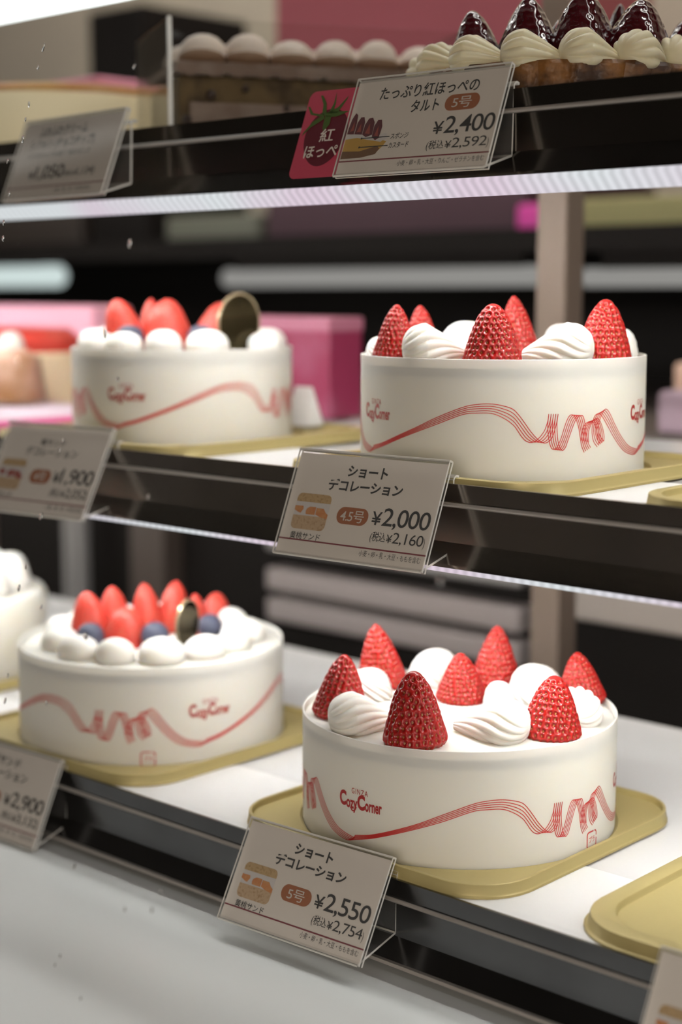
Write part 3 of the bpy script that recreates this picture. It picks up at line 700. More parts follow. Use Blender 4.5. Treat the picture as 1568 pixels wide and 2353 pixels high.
# ------------------------------------------------------------------ price cards in clear holders
class Card:
    def __init__(s, x, y, z, t, w, h, yaw, lipY, lipZ, label, top=False):
        s.e = empty('price_card', (x, y, z), yaw); tag(s.e, label, 'price card', 'price cards clipped to the shelf fronts')
        s.w, s.h = w, h; s.d = np.array([0, -sin(t), -cos(t)]); s.n = np.array([0, -cos(t), sin(t)])
        s.card = s.quad('card', .004, .015, .994, .985, 0, M['paper'], s.e)
        a = MB()
        def slab(P, th, x0, x1):
            P = np.array(P, float)
            for i in range(len(P)-1):
                q = P[i+1]-P[i]; nn = np.array([-q[1], q[0]]); nn = nn/np.linalg.norm(nn)*th/2
                c = [P[i]-nn, P[i+1]-nn, P[i+1]+nn, P[i]+nn]
                v = [(x0, *k) for k in c]+[(x1, *k) for k in c]
                a.add(v, [(0, 1, 5, 4), (2, 3, 7, 6)], 0)
                a.add(v, [(0, 3, 2, 1), (4, 5, 6, 7), (1, 2, 6, 5), (3, 0, 4, 7)], 1)
        def yz(v, k): q = s.d*v*h+s.n*k; return (q[1], q[2])
        slab([yz(-.012, .0012), yz(1.0, .0012)], .0009, 0, w)
        slab([yz(-.012, -.0010), yz(1.0, -.0010)], .0009, 0, w)
        slab([yz(-.012, .0014), yz(-.012, -.0012)], .0009, 0, w)
        yb = lipY-.0022-y; zt = lipZ+.0024-z; f0 = yz(1.0, .0012); zb = max(f0[1]+.006, lipZ-.0335-z+.003)
        slab([f0, (yb-.001, zb), (yb, zt-.001), (yb+.0008, zt), (yb+.0022, zt+.0006), (yb+.0040, zt)], .0010, 0, w*.985)
        a.build('holder', [M['acrylic'], M['acrylic_edge']], s.e)
    def P(s, u, v, k): return np.array([u*s.w, 0, 0])+s.d*v*s.h+s.n*k
    def poly(s, name, pts, k, mat, parent=None):
        return mesh(name, [s.P(u, v, k) for u, v in pts], [tuple(range(len(pts)-1, -1, -1))], mat, parent or s.card, False)
    def quad(s, name, u0, v0, u1, v1, k, mat, parent=None): return s.poly(name, [(u0, v0), (u1, v0), (u1, v1), (u0, v1)], k, mat, parent)
    def rrect(s, u0, v0, u1, v1, r, corners=(1, 1, 1, 1)):
        rv = r*s.w/s.h; out = []
        for (cu, cv, a0), on in zip(((u0+r, v0+rv, 180), (u1-r, v0+rv, 270), (u1-r, v1-rv, 0), (u0+r, v1-rv, 90)), corners):
            if on: out += [(cu+r*cos(radians(a)), cv+rv*sin(radians(a))) for a in range(a0, a0+91, 15)]
            else: out.append({180: (u0, v0), 270: (u1, v0), 0: (u1, v1), 90: (u0, v1)}[a0])
        return out
    def text(s, name, body, u0, v0, u1, v1, mat, k=.00022, offset=0.0, space=1.0, parent=None):
        t, f = text_cached(body, offset, space); lo = t.min(0); hi = t.max(0); q = (t-lo)/(hi-lo)
        return mesh(name, [s.P(u0+(u1-u0)*a, v1+(v0-v1)*b, k) for a, b in q], f, mat, parent or s.card, False)
    def price(s, body, u0, v0, u1, v1):           # a smaller yen sign, then the figures
        s.text('yen_sign', '¥', u0, v0+(v1-v0)*.22, u0+(u1-u0)*.17, v1-(v1-v0)*.14, M['ink'], offset=.012)
        s.text('price', body, u0+(u1-u0)*.19, v0, u1, v1, M['ink'], offset=.006, space=.92)
    def tax(s, body, u0, v0, u1, v1):
        d = u1-u0
        s.text('tax_note', '(税込', u0, v0+(v1-v0)*.10, u0+d*.285, v1, M['ink'], offset=.004)
        s.text('yen_sign', '¥', u0+d*.30, v0+(v1-v0)*.22, u0+d*.405, v1-(v1-v0)*.12, M['ink'], offset=.010)
        s.text('tax_price', body, u0+d*.415, v0, u1-d*.03, v1, M['ink'], space=.92)
        s.text('bracket', ')', u1-d*.025, v0+(v1-v0)*.2, u1, v1+.01, M['ink'])
    def badge(s, body, u0, v0, u1, v1):
        b = s.poly('size_badge', s.rrect(u0, v0, u1, v1, (v1-v0)/2*s.h/s.w*.98), .00014, M['badge'])
        du = (u1-u0)*(.13 if len(body) > 2 else .22); dv = (v1-v0)*.17
        s.text('badge_text', body, u0+du, v0+dv, u1-du, v1-dv*.8, M['badge_text'], .00030, .004, .9, b)
    def rule(s, v=.847): s.quad('rule_line', .006, v-.007, .992, v+.007, .00014, M['rule'])
    def sandwich(s, u0, v0, u1, v1, fill='peach'):
        mb = MB(); W = u1-u0; V = v1-v0
        def add(pts, mi, k): mb.add([s.P(a, b, k) for a, b in pts], [tuple(range(len(pts)-1, -1, -1))], mi)
        add(s.rrect(u0, v0, u1, v1, .03), 2, .00010)
        add(s.rrect(u0, v0, u1, v0+V*.24, .03, (1, 1, 0, 0)), 0, .00016)
        low = s.rrect(u0, v0+V*.62, u1, v1, .03, (0, 0, 1, 1))
        add(low, 1, .00016)
        for pts in ([(.0, .36), (.24, .36), (.26, .44), (.20, .56), (.12, .54), (.0, .48)], [(.36, .42), (.44, .36), (.62, .36), (.62, .58), (.36, .58), (.34, .5)],
                    [(.64, .38), (.84, .38), (.92, .48), (1, .54), (1, .66), (.78, .62), (.64, .56)]):
            add([(u0+a*W, v0+b*V) for a, b in pts], 3, .00022)
        mb.build('cake_picture', [M['sponge'], M['sponge_low'], M['printed_cream'], M['peach'] if fill == 'peach' else M['berry_filling']], s.card)

def short_card(a, badge, price, tax, label, lip, allerg='小麦・卵・乳・大豆・ももを含む'):
    c = Card(*a, *lip, label)
    c.text('name_line', 'ショート', .358, .100, .625, .210, M['ink'], offset=.030, space=.95)
    c.text('name_line', 'デコレーション', .250, .236, .745, .352, M['ink'], offset=.030, space=.95)
    c.sandwich(.062, .402, .298, .745)
    c.text('filling_note', '黄桃サンド', .078, .772, .285, .840, M['ink'], offset=.008)
    c.badge(badge, .358, .492, .568, .652)
    c.price(price, .592, .462, .965, .655)
    c.tax(tax, .612, .675, .962, .790)
    c.rule(); c.text('allergen_note', allerg, .568, .868, .963, .925, M['ink_grey'])
    return c
MIDL, LOWL, TOPL = (.536, -.0835), (.500, -.2545), (.558, .0858)
short_card((-.5072, .530, -.0743, .4128, .0857, .0503, .0598), '4.5号', '2,000', '2,160', 'clear stand price card reading ¥2,000 on the middle shelf', MIDL)
short_card((-.5055, .494, -.2446, .5169, .0838, .0474, .0483), '5号', '2,550', '2,754', 'clear stand price card reading ¥2,550 on the lowest shelf', LOWL)
c = Card(-.7358, .530, -.0742, .5023, .0815, .0527, .109, *MIDL, 'blurred price card reading ¥1,900 at the left of the middle shelf')
c.text('name_line', '苺サンド', .36, .150, .60, .225, M['ink'], offset=.014)
c.text('name_line', 'デコレーション', .25, .245, .745, .345, M['ink'], offset=.014)
c.sandwich(.062, .40, .298, .745, 'berry'); c.text('filling_note', '苺サンド', .09, .775, .26, .838, M['ink'], offset=.016)
c.badge('4号', .37, .492, .568, .652); c.price('1,900', .592, .462, .965, .655); c.tax('2,052', .612, .675, .962, .790); c.rule()
c.text('allergen_note', '小麦・卵・乳・大豆を含む', .62, .868, .963, .925, M['ink_grey'])
c = Card(-.7418, .494, -.2490, .4402, .0873, .0485, .0497, *LOWL, 'blurred price card reading ¥2,900 at the left of the lowest shelf')
c.text('name_line', '苺サンド', .36, .100, .645, .210, M['ink'], offset=.016)
c.text('name_line', 'デコレーション', .250, .236, .745, .352, M['ink'], offset=.016)
c.sandwich(.062, .402, .298, .745, 'berry'); c.text('filling_note', '苺サンド', .09, .775, .26, .838, M['ink'], offset=.016)
c.badge('6号', .36, .492, .558, .652); c.price('2,900', .592, .462, .965, .655); c.tax('3,132', .612, .675, .962, .790); c.rule()
c.text('allergen_note', '小麦・卵・乳・大豆を含む', .62, .868, .963, .925, M['ink_grey'])
c = Card(-.744, .553, .0937, .3682, .1003, .0471, -.0949, *TOPL, 'blurred price card reading ¥1,050 at the left of the topmost shelf')
c.text('name_line', 'ふわふわクリーム', .18, .075, .66, .205, M['ink'], offset=.016)
c.text('name_line', 'シフォン (チョコチップ)', .12, .235, .76, .375, M['ink'], offset=.016)
c.text('detail_line', '小さなチョコを混ぜて焼きました', .13, .405, .75, .475, M['ink_grey'], offset=.006)
c.text('yen_sign', '¥', .19, .635, .25, .735, M['ink'], offset=.012); c.text('price', '1,050', .26, .575, .55, .770, M['ink'], offset=.01, space=.92)
c.text('tax_note', '(税込¥', .555, .665, .68, .745, M['ink'], offset=.01); c.text('tax_price', '1,134)', .68, .640, .85, .760, M['ink'], offset=.006)
c.rule(.84); c.text('allergen_note', '小麦・卵・乳・大豆を含む', .50, .87, .86, .925, M['ink_grey'])
# tart card with its picture and the pink variety flag
c = Card(-.4915, .553, .0952, .3925, .0849, .0475, .0326, *TOPL, 'clear stand price card reading ¥2,400 with a pink strawberry flag')
c.text('name_line', 'たっぷり紅ほっぺの', .175, .085, .822, .222, M['ink'], offset=.014)
c.text('name_line', 'タルト', .408, .255, .592, .382, M['ink'], offset=.018)
c.badge('5号', .628, .238, .846, .400)
c.price('2,400', .592, .455, .976, .655); c.tax('2,592', .578, .678, .968, .792); c.rule(.842)
c.text('allergen_note', '小麦・卵・乳・大豆・りんご・ゼラチンを含む', .414, .868, .964, .925, M['ink_grey'])
pm = MB()
def pp(pts, mi, k): pm.add([c.P(a, b, k) for a, b in pts], [tuple(range(len(pts)-1, -1, -1))], mi)
pp([(.010, .565), (.10, .555), (.20, .60), (.30, .66), (.285, .70), (.245, .775), (.150, .790), (.010, .795)], 1, .00012)
pp([(.010, .735), (.13, .745), (.245, .70), (.265, .73), (.245, .785), (.150, .812), (.010, .815)], 2, .00016)
pp([(.010, .560), (.12, .540), (.22, .59), (.285, .57), (.305, .62), (.26, .66), (.17, .63), (.09, .60), (.010, .61)], 0, .00015)
for pts in ([(.012, .50), (.020, .40), (.038, .335), (.056, .36), (.062, .45), (.060, .56), (.012, .555)], [(.064, .56), (.066, .44), (.082, .385), (.104, .385), (.118, .44), (.118, .57)],
            [(.120, .57), (.122, .47), (.140, .405), (.166, .40), (.186, .45), (.190, .58), (.15, .60)], [(.192, .60), (.190, .49), (.206, .43), (.232, .43), (.246, .50), (.242, .62), (.22, .64)]):
    pp(pts, 3, .00020)
for pts in ([(.030, .53), (.044, .42), (.054, .52)], [(.076, .54), (.094, .45), (.106, .54)], [(.136, .56), (.156, .46), (.172, .57)], [(.206, .59), (.220, .49), (.232, .60)]): pp(pts, 5, .00023)
for (u0_, v0_), (u1_, v1_) in (((.124, .612), (.315, .612)), ((.124, .705), (.318, .705))):
    pp([(u0_, v0_-.005), (u1_, v1_-.005), (u1_, v1_+.005), (u0_, v0_+.005)], 4, .00026)
    pp([(u0_+.006*cos(a), v0_+.011*sin(a)) for a in np.arange(10)/10*2*pi], 4, .00027)
pm.build('tart_picture', [M['printed_cream'], M['custard'], M['crust_ink'], M['flag_berry'], M['ink'], M['berry_filling']], c.card)
c.text('layer_note', 'スポンジ', .322, .580, .440, .640, M['ink'], offset=.01); c.text('layer_note', 'カスタード', .325, .674, .455, .735, M['ink'], offset=.01)
fl = c.poly('variety_flag', c.rrect(-.345, .045, .030, .985, .045, (1, 0, 0, 1)), -.00045, M['pink_flag'], c.e)
fb = [(-.150+.150*cos(a)*(1-.10*sin(a)), .560+.305*sin(a)) for a in np.arange(40)/40*2*pi]
c.poly('berry_emblem', fb, -.00030, M['flag_berry'], fl)
lf = MB()
def leaf(pts): lf.add([c.P(a, b, -.00015) for a, b in pts], [tuple(range(len(pts)-1, -1, -1))])
leaf([(-.225, .30), (-.15, .285), (-.02, .300), (-.10, .345), (-.17, .345)])
leaf([(-.190, .30), (-.110, .245), (-.055, .13), (-.045, .055), (-.060, .17), (-.105, .31)])
leaf([(-.168, .30), (-.150, .20), (-.150, .075), (-.135, .20), (-.138, .31)])
leaf([(-.215, .31), (-.225, .20), (-.262, .10), (-.245, .10), (-.203, .19), (-.185, .30)])
leaf([(-.225, .33), (-.300, .30), (-.335, .21), (-.322, .21), (-.285, .285), (-.200, .315)])
leaf([(-.200, .31), (-.270, .38), (-.318, .49), (-.325, .53), (-.275, .44), (-.190, .36)])
leaf([(-.190, .32), (-.185, .46), (-.170, .50), (-.140, .42), (-.145, .33)])
lf.build('berry_leaves', M['leaf_ink'], fl)
c.text('flag_text', '紅', -.185, .470, -.085, .610, M['badge_text'], .0, .012, 1, fl); c.text('flag_text', 'ほっぺ', -.270, .645, -.030, .775, M['badge_text'], .0, .016, 1, fl)
# card at the right edge
c = Card(-.2865, .494, -.2440, .50, .0838, .0474, .03, *LOWL, 'out of focus price card cut off at the lower right corner')
c.sandwich(.062, .402, .298, .745); c.text('filling_note', '黄桃サンド', .078, .772, .285, .840, M['ink'], offset=.008)
c.text('name_line', 'ショート', .358, .100, .625, .210, M['ink'], offset=.030); c.text('name_line', 'デコレーション', .250, .236, .745, .352, M['ink'], offset=.030)
c.badge('5.5号', .358, .492, .568, .652); c.rule()

# ------------------------------------------------------------------ top shelf: tart, chip cake, cheesecake
T = empty('strawberry_tart', (-.447, .650, ZS['top']+.0002)); tag(T, 'strawberry tart with dark glazed berries and piped cream rim on the topmost shelf', 'tart')
n = 192; t = np.arange(n)/n*2*pi
def frill(r, z, a): return np.stack([(r+a*np.abs(np.sin(t*17)))*np.cos(t), (r+a*np.abs(np.sin(t*17)))*np.sin(t), np.full(n, z)], 1)
v, f = loft([frill(.060, 0, .0015), frill(.0655, .001, .0022), frill(.0705, .0165, .0030), frill(.0700, .0185, .0020), frill(.066, .0185, .0008), frill(.064, .015, 0), frill(.02, .0155, 0)])
mesh('crust', v, f, M['crust'], T)
SH = shell_mesh('cream_shell', M['shell_cream'], n=12, tw=.35, ridge=.17, R=.013, H=.0125, rs=.1, power=.7, curl=.1)
SH2 = shell_mesh('cream_shell', M['shell_cream'], n=11, tw=.5, ridge=.17, R=.013, H=.0125, rs=.4, power=.7, curl=.1)
k = 0
for a in np.arange(15)/15*2*pi+.10:
    o = link_mesh('cream_shell', (SH, SH2)[k % 2], T)
    o.matrix_local = Matrix.Translation((.0622*cos(a), .0622*sin(a), .0150)) @ Matrix.Rotation(a+pi/2+.12, 4, 'Z') @ Matrix.Diagonal((1.20, 1.05, 1.45, 1)); k += 1
v, f = lathe([(.05, .0150), (.053, .0190), (.045, .0215), (.02, .0225), (.001, .0225)], 64)
mesh('glaze_filling', v, f, M['berry_glazed'], T)
G = 'glazed strawberries on the tart'
for i, (lat, fw, rad, h, ln, lab) in enumerate([
        (-.0400, -.0180, .0125, .0310, (-.05, 0), 'leftmost dark glazed strawberry on the tart'),
        (-.0150, -.0240, .0148, .0355, (-.03, 0), 'dark glazed strawberry second from the left on the tart'),
        (.0095, -.0270, .0160, .0370, (.0, 0), 'largest glazed strawberry in the middle of the tart'),
        (.0264, .0200, .0095, .0390, (.05, 0), 'small glazed strawberry peeking out behind, right of the middle one on the tart'),
        (.0345, -.0270, .0148, .0330, (.05, 0), 'reddish glazed strawberry right of the middle one on the tart'),
        (.0590, -.0020, .0130, .0310, (.1, 0), 'glazed strawberry cut off by the right edge of the picture'),
        (-.0180, .0200, .0140, .0330, (0, 0), 'glazed strawberry at the back of the tart, behind the second from the left'),
        (.0020, .0050, .0130, .0320, (0, 0), 'glazed strawberry right behind the largest one on the tart')]):
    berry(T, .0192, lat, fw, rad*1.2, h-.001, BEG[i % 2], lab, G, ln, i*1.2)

ca = radians(90-29.8)
K = empty('chiffon_cake', (-.592, .668, ZS['top']+.0002), 0); K.location = (-.670, .602, ZS['top']+.0002); K.rotation_euler = (0, 0, ca)
tag(K, 'chocolate chip chiffon cake with cocoa dusted cream on top, behind a clear band', 'cake')
L, D, H = .160, .085, .0445
o = MB(); o.box(0, L, 0, D, 0, H*.84); bevel(o.build('sponge', M['choc_sponge'], K), .004, 4)
nx = 40; o = MB()
P = []
for i in range(nx+1):
    x = -.0012+(L+.0024)*i/nx; y0 = -.0012-.0008*sin(i*1.7); zb = H*.90-.002-.0020*abs(sin(i*.9))
    P += [(x, y0, zb), (x, y0, H*.98), (x, y0+.004, H), (x, D, H), (x, D, H*.90)]
fa = [(i*5+q, i*5+q+1, (i+1)*5+q+1, (i+1)*5+q) for i in range(nx) for q in range(4)]+[(0, 1, 2, 3, 4), tuple(nx*5+q for q in (4, 3, 2, 1, 0))]
mesh('cream_layer', P, fa, M['choc_cream'], K)
o = MB()
o.box(.006, .075, -.0016, .001, .006, .022); bevel(o.build('cream_streak', M['choc_cream'], K), .003, 3)
for x, z, s in ((.018, .026, .0030), (.05, .012, .0022), (.062, .020, .0020), (.038, .030, .0022), (.085, .016, .0022), (.102, .024, .0018), (.004, .012, .003)):
    v, f = loft([ring(max(s*cos(a), .0001), s*sin(a), 14) for a in np.linspace(-pi/2, pi/2, 8)])
    v = v+[x, -.0012, z]; mesh('chocolate_chip', v, f, M['chip'], K)
DS = ball_mesh('cream_dollop', M['dusted'])
for j in range(2):
    for i in range(6):
        q = link_mesh('cream_dollop', DS, K)
        q.matrix_local = Matrix.Translation((.018+i*.0262, .017+j*.042, H-.0015)) @ Matrix.Rotation(.3*i, 4, 'Z') @ Matrix.Diagonal((.0140, .0125, .0185+.0014*sin(i*2.1), 1))
for i in range(6):
    v, f = loft([ring(max(.0138*cos(a), .0001), .0062*sin(a), 26) for a in np.linspace(-pi/2, pi/2, 10)])
    v[:, 1] *= .9; v = v+[.0165+i*.0262, .0135, H+.0028]; mesh('cocoa_base', v, f, M['chip_brown'], K)
o = MB()
for x0_, x1_, y0_, y1_ in ((-.0065, L+.0065, -.0065, -.0059), (-.0065, -.0059, -.0065, D+.006), (L+.0059, L+.0065, -.0065, D+.006), (-.0065, L+.0065, D+.0054, D+.006)): o.box(x0_, x1_, y0_, y1_, .0, .0665)
o.build('clear_band', M['cup'], K)
o = MB(); o.box(-.0075, -.0050, -.0075, -.0050, 0, .0668); bevel(o.build('band_seam', M['acrylic_edge'], K), .0006, 2)

CH = empty('cheesecake', (-.868, .668, ZS['top']+.0002)); tag(CH, 'pale yellow cheesecake with browned top at the left of the topmost shelf', 'cake')
v, f = lathe([(.080, 0), (.0835, .003), (.0845, .038), (.0835, .0405), (.001, .0405)], 96); mesh('body', v, f, M['cheese'], CH)
v, f = lathe([(.0838, .0402), (.0830, .0435), (.078, .0460), (.001, .0470)], 96); mesh('browned_top', v, f, M['cheese_top'], CH)
PB = box('cake_box', -1.03, -.905, .80, .862, ZS['top']+.0003, .1535, M['pale_pink'], None, .002); tag(PB, 'pink and white carton behind the cheesecake', 'box')
PB.location = (0, -.064, 0)

# ------------------------------------------------------------------ left edge of the other shelves
B = empty('pink_board', (-.905, .630, ZS['mid']+.0002)); tag(B, 'pink board under the desserts at the left edge of the middle shelf', 'board')
v, f = loft([rsquare(.098, .006, 0, 96, .080), rsquare(.098, .006, .006, 96, .080), rsquare(.095, .006, .0078, 96, .077), rsquare(.090, .006, .0078, 96, .072)]); mesh('board', v, f, M['pink'], B, False)
v, f = loft([rsquare(.088, .006, .0079, 96, .070), rsquare(.088, .006, .0086, 96, .070)]); mesh('doily', v, f, pbr('lilac_paper', (.70, .58, .66), .6), B, False)
def dessert(x, y, label, berry_):
    d = empty('dessert_cup', (x, y, ZS['mid']+.0090)); tag(d, label, 'dessert', 'dessert cups on the pink board')
    v, f = loft([ring(r, z, 48) for r, z in ((.0235, 0), (.0250, .002), (.0205, .034), (.0198, .034), (.0238, .003))], True, False); mesh('cup', v, f, M['cup'], d)
    v, f = lathe([(.0225, .0025), (.0195, .031), (.013, .038), (.0075, .040), (.001, .041)], 48); mesh('mousse', v, f, M['mousse'], d)
    q = link_mesh('cream_swirl', SW[0], d); q.matrix_local = Matrix.Translation((0, 0, .0375)) @ Matrix.Diagonal((.62, .62, .85, 1))
    return d
dessert(-.925, .668, 'mousse dessert with a white cream peak at the left edge of the middle shelf', 1)
dessert(-.972, .608, 'mousse dessert cut off by the left edge of the middle shelf', 1)
SC = empty('shortcake', (-.985, .715, ZS['mid']+.0003)); tag(SC, 'strawberry topped sponge behind the mousse desserts', 'cake')
SC.location = (-1.00, .722, ZS['mid']+.0003)
v, f = lathe([(.058, 0), (.060, .002), (.060, .040), (.056, .043), (.001, .043)], 64); mesh('sponge', v, f, pbr('pale_sponge', (.80, .66, .45), .6, sss=.2), SC)
v, f = lathe([(.052, .0425), (.054, .052), (.045, .060), (.001, .062)], 64); mesh('berry_topping', v, f, pbr('berry_topping', (.66, .06, .04), .35), SC)
# cream cake at the left edge of the lowest shelf
LC = empty('cream_cake', (-.905, .5835, ZS['low']+.0020)); tag(LC, 'plain cream cake cut off by the left edge of the lowest shelf', 'cake')
v, f = lathe([(.0755, 0), (.0760, .001), (.0760, .050), (.0740, .0535), (.068, .0550), (.001, .0555)], 96); mesh('cream_coating', v, f, M['cake_side'], LC)
for a in np.arange(12)/12*2*pi+.2:
    q = link_mesh('cream_swirl', SW[1], LC); q.matrix_local = Matrix.Translation((.052*cos(a), .052*sin(a), .0545)) @ Matrix.Rotation(a, 4, 'Z') @ Matrix.Diagonal((.95, .95, 1.25, 1))
for a in np.arange(5)/5*2*pi:
    q = link_mesh('cream_swirl', SW[2], LC); q.matrix_local = Matrix.Translation((.022*cos(a), .022*sin(a), .0545)) @ Matrix.Rotation(a, 4, 'Z') @ Matrix.Diagonal((.95, .95, 1.7, 1))
MG = empty('gift_box', (-.785, .800, ZS['mid']+.0003)); tag(MG, 'magenta gift box standing behind the cake on the middle shelf', 'box')
box('carton', -.055, .053, -.008, .028, 0, .0660, M['magenta'], MG, .003); box('lid_band', -.0555, .0535, -.0085, .0285, .060, .0705, pbr('rose_lid', (.45, .16, .24), .5), MG, .002)
FD = empty('folded_card', (-.640, .700, ZS['mid']+.0003)); tag(FD, 'small white folded card right of the middle shelf blueberry cake', 'card')
FD.location = (-.676, .705, ZS['mid']+.0056)
o = MB(); o.add([(-.011, -.004, 0), (.011, -.004, 0), (.007, .003, .024), (-.007, .003, .024), (-.011, .010, 0), (.011, .010, 0), (.007, .0038, .024), (-.007, .0038, .024)],
               [(0, 1, 2, 3), (5, 4, 7, 6), (0, 3, 7, 4), (1, 5, 6, 2), (3, 2, 6, 7), (0, 4, 5, 1)]); o.build('card_body', M['liner'], FD)

# ------------------------------------------------------------------ behind the case: work counter, wall shelf, lamps, boxes
WC = empty('work_counter', (-1.0, 1.2, -1.30)); tag(WC, 'dark work counter with steel drawer rails behind the display case', 'counter')
def wpart(o): o.parent = WC; o.matrix_parent_inverse = Matrix.Translation((1.0, -1.2, 1.30)); return o
wpart(box('body', -2.6, .3, 1.02, 1.58, -1.30, -.120, M['dark'])); wpart(box('worktop', -2.6, .3, 1.0, 1.59, -.120, -.104, M['dark_b']))
for z_, h_, m_ in ((-.222, .022, 'grey_metal'), (-.260, .020, 'rail_dim'), (-.288, .020, 'rail_dim')): wpart(box('drawer_rail', -1.00, -.715, .996, 1.02, z_-h_/2, z_+h_/2, M[m_], None, .003))
wpart(box('drawer_front', -.685, -.30, .994, 1.02, -.250, -.213, pbr('cream_drawer', (.40, .345, .31), .4), None, .003)); wpart(box('drawer_edge', -.685, -.30, .992, 1.02, -.2125, -.205, M['mag_dull']))
for x_ in (-1.285, -1.268): wpart(box('leg_brace', x_, x_+.010, .985, 1.0, -.335, -.20, M['grey_metal'], None, .003))
wpart(box('side_panel', -1.19, -1.14, .996, 1.02, -.40, -.125, M['dark_b']))
WS = empty('wall_shelf', (-1.0, 1.4, .04)); tag(WS, 'dark wall shelf with lamps beneath it at the back of the shop', 'shelf')
box('shade_panel', -1.6, 1.3, .16, .19, -.143, 0, M['dark'], WS); box('board', -1.6, 1.3, -.20, .19, 0, .014, M['dark'], WS); box('front_edge', -1.6, 1.3, -.206, -.20, -.004, .018, M['dark'], WS)  # near-black panel added as the shade on the wall under the board
def lamp(x0, x1, z0_, z1_, mat, label, y=1.215):
    e = empty('tube_lamp', ((x0+x1)/2, y, (z0_+z1_)/2)); tag(e, label, 'lamp', 'lamps under the wall shelf')
    r = (z1_-z0_)/2; h = (x1-x0)/2; t = np.arange(20)/20*2*pi
    R = [np.stack([np.full(20, x), r*k*np.cos(t), r*k*np.sin(t)], 1) for x, k in ((-h, .6), (-h+.004, 1), (h-.004, 1), (h, .6))]
    v, f = loft(R); mesh('tube', v, f, mat, e); box('fitting', -h*.9, h*.9, -.004, .006, r*.9, .0398-(z0_+z1_)/2, M['dark'], e)
lamp(-2.3, -1.575, .006, .032, M['lamp_white'], 'bright white tube lamp at the left edge behind the case')
lamp(-1.28, -.850, .005, .024, M['lamp_grey'], 'long dim tube lamp behind the case left of the steel post')
lamp(-.808, -.35, .004, .021, M['lamp_grey'], 'dim tube lamp behind the case right of the steel post')
def bx(name, x0, x1, y0, y1, z0_, z1_, mat, label, cat='box', bw=.004):
    o = box(name, x0, x1, y0, y1, z0_, z1_, mat, None, bw); tag(o, label, cat); return o
bx('carton', -1.235, -.885, 1.25, 1.45, .1105, .372, M['mag_dull'], 'large dull magenta carton standing on its shaded lower part on the wall shelf')
bx('carton', -1.235, -.885, 1.235, 1.47, .0545, .110, pbr('carton_shade', (.050, .014, .025), .6), 'shaded lower part of the large magenta carton, coloured dark')  # carton's lower part, the shelf's shading put into its colour
bx('carton', -2.15, -1.56, 1.235, 1.42, .0545, .112, pbr('umber_carton', (.035, .024, .018), .6), 'flat dark brown carton at the left end of the wall shelf')
bx('carton', -1.395, -1.245, 1.23, 1.40, .0545, .085, M['sage'], 'low pale green carton on the wall shelf, left of the magenta carton')
bx('carton', -1.53, -1.43, 1.23, 1.40, .0545, .330, M['dark'], 'tall black carton on the wall shelf behind the cheesecake')
bx('carton', -.842, -.45, 1.23, 1.45, .0545, .084, M['olive'], 'low olive yellow carton at the right end of the wall shelf')
bx('carton', -.880, -.850, 1.21, 1.24, .0545, .080, pbr('pink_small', (.60, .03, .30), .5), 'small vivid pink box on the wall shelf beside the steel post')
bx('cake_box', -1.25, -.985, .790, .832, ZS['mid']+.0003, -.0115, pbr('pale_pink_card', (.84, .42, .55), .5), 'long pale pink box behind the desserts at the left of the middle shelf')
bx('packet', -.615, -.575, 1.05, 1.12, -.1035, -.0535, M['beige'], 'beige packet on the work counter right of the ¥2,000 cake')
bx('cloth', -.60, -.42, 1.003, 1.04, -.1035, -.072, M['lilac'], 'folded lilac cloth on the work counter at the right edge', 'cloth')

# ------------------------------------------------------------------ water drops on the pane
DROPS = [(-.5943, .1097, .0007, .0021), (-.5963, .1010, .0007, .0011), (-.5277, .0949, .0007, .0011), (-.5995, .0846, .0006, .0015), (-.6006, .0778, .0006, .0011),
         (-.6005, .0689, .0008, .0019), (-.6100, .0594, .0006, .0013), (-.6052, .0442, .0006, .0012), (-.6066, .0312, .0007, .0014), (-.6053, .0240, .0008, .0015),
         (-.5147, .0198, .0012, .0022), (-.5232, -.0180, .0010, .0024), (-.5111, -.0364, .0008, .0010), (-.5421, -.0637, .0005, .0011), (-.5432, -.0681, .0005, .0011),
         (-.5501, -.0969, .0009, .0017), (-.5557, -.1192, .0006, .0013), (-.5589, -.1289, .0008, .0017), (-.5416, -.1349, .0006, .0011), (-.5093, -.1426, .0012, .0016),
         (-.5585, -.1669, .0006, .0011), (-.5580, -.1776, .0006, .0015), (-.5293, -.1738, .0006, .0008), (-.4819, -.0827, .0008, .0012), (-.3276, -.0976, .0011, .0013),
         (-.4972, -.2345, .0008, .0013), (-.4440, -.2313, .0008, .0010), (-.4633, -.2432, .0006, .0010), (-.4478, -.2395, .0008, .0010), (-.4987, -.2714, .0006, .0008), (-.5012, -.2758, .0005, .0008), (-.4825, -.2839, .0006, .0007)]
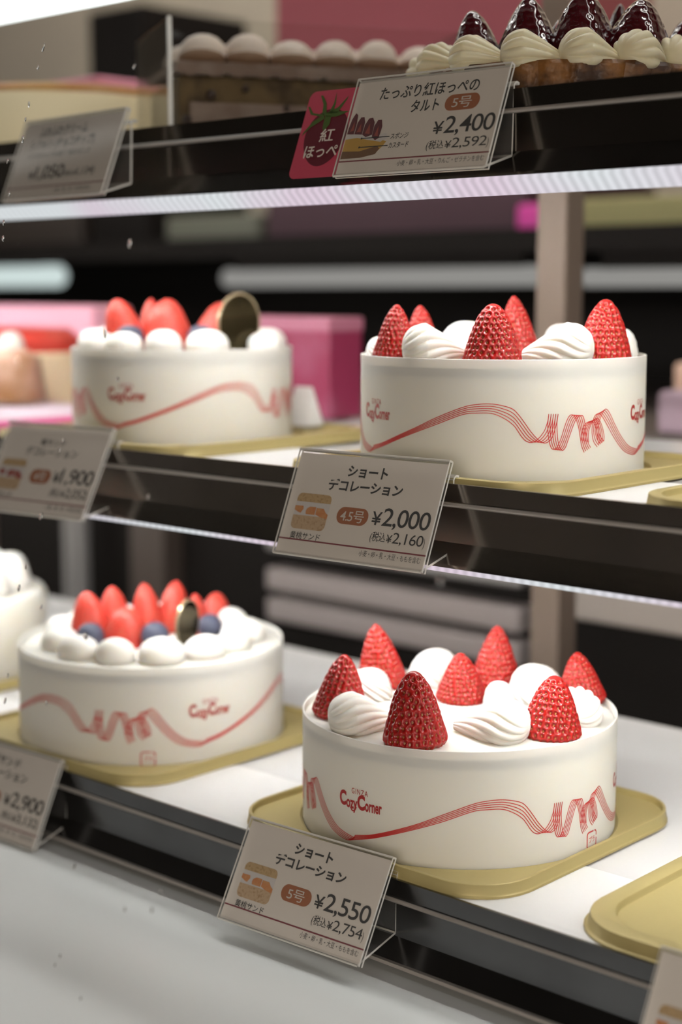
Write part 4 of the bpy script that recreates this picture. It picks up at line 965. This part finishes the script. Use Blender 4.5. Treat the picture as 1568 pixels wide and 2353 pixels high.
DL = ['longest of the water drops above the ¥1,050 card, highest on the glass', 'round water drop on the glass just under the highest long one', 'lone water drop on the glass left of the chip cake band', 'thin water drop on the glass over the cheesecake, upper one',
      'water drop on the glass over the lower edge of the cheesecake', 'fat water drop on the glass at the top left corner of the ¥1,050 card', 'water drop on the glass left of the ¥1,050 card', 'water drop on the glass at the lower left corner of the ¥1,050 card',
      'water drop on the glass over the left end of the light strip', 'water drop on the glass just below the left end of the light strip', 'large water drop on the glass under the light strip, left of the dim lamp', 'large tall water drop on the glass over the cream balls of the middle shelf',
      'round water drop on the glass over the plain side of the middle shelf blueberry cake', 'water drop on the glass near the top edge of the ¥1,900 card', 'water drop directly below the one near the top of the ¥1,900 card', 'water drop on the glass at the bottom edge of the ¥1,900 card',
      'water drop on the glass above the cream cake at the left', 'tall water drop on the glass just over the cream cake at the left', 'water drop on the glass between the cream cake and the lower strawberries', 'large water drop on the glass over the left blueberry of the lower cake',
      'water drop on the glass over the side of the cream cake, upper one', 'water drop on the glass over the side of the cream cake, lower long one', 'water drop on the glass over the ribbon print of the lower blueberry cake', 'water drop on the glass over the middle shelf rail right of the ¥1,900 card', 'round blurred water drop on the glass under the ¥2,000 card',
      'water drop on the glass right under the ¥2,900 card', 'rightmost water drop on the glass over the white deck', 'left one of the middle row of drops over the white deck', 'drop over the white deck just below the rightmost one', 'upper one of two close drops low over the white deck', 'lower one of two close drops low over the white deck', 'lowest water drop on the glass over the white deck']
v, f = loft([ring(max(cos(a), .01), 1.0*sin(a), 20) for a in np.linspace(0, pi/2, 7)])
DM = bpy.data.meshes.new('water_drop'); DM.from_pydata(v.tolist(), [], f); DM.materials.append(M['water']); DM.polygons.foreach_set('use_smooth', [True]*len(DM.polygons))
tilt = math.atan(.2)
for (x, z, wx, hz), lab in zip(DROPS, DL):
    x, z, wx, hz = (q*.40/.43 for q in (x, z, wx, hz))
    o = link_mesh('water_drop', DM); tag(o, lab, 'water drop', 'water drops on the front glass')
    o.matrix_world = Matrix.Translation((x, gy(z)-.00002, z)) @ Matrix.Rotation(pi/2-tilt, 4, 'X') @ Matrix.Rotation(.25*sin(x*900), 4, 'Z') @ Matrix.Diagonal((wx, hz, wx*.8, 1))
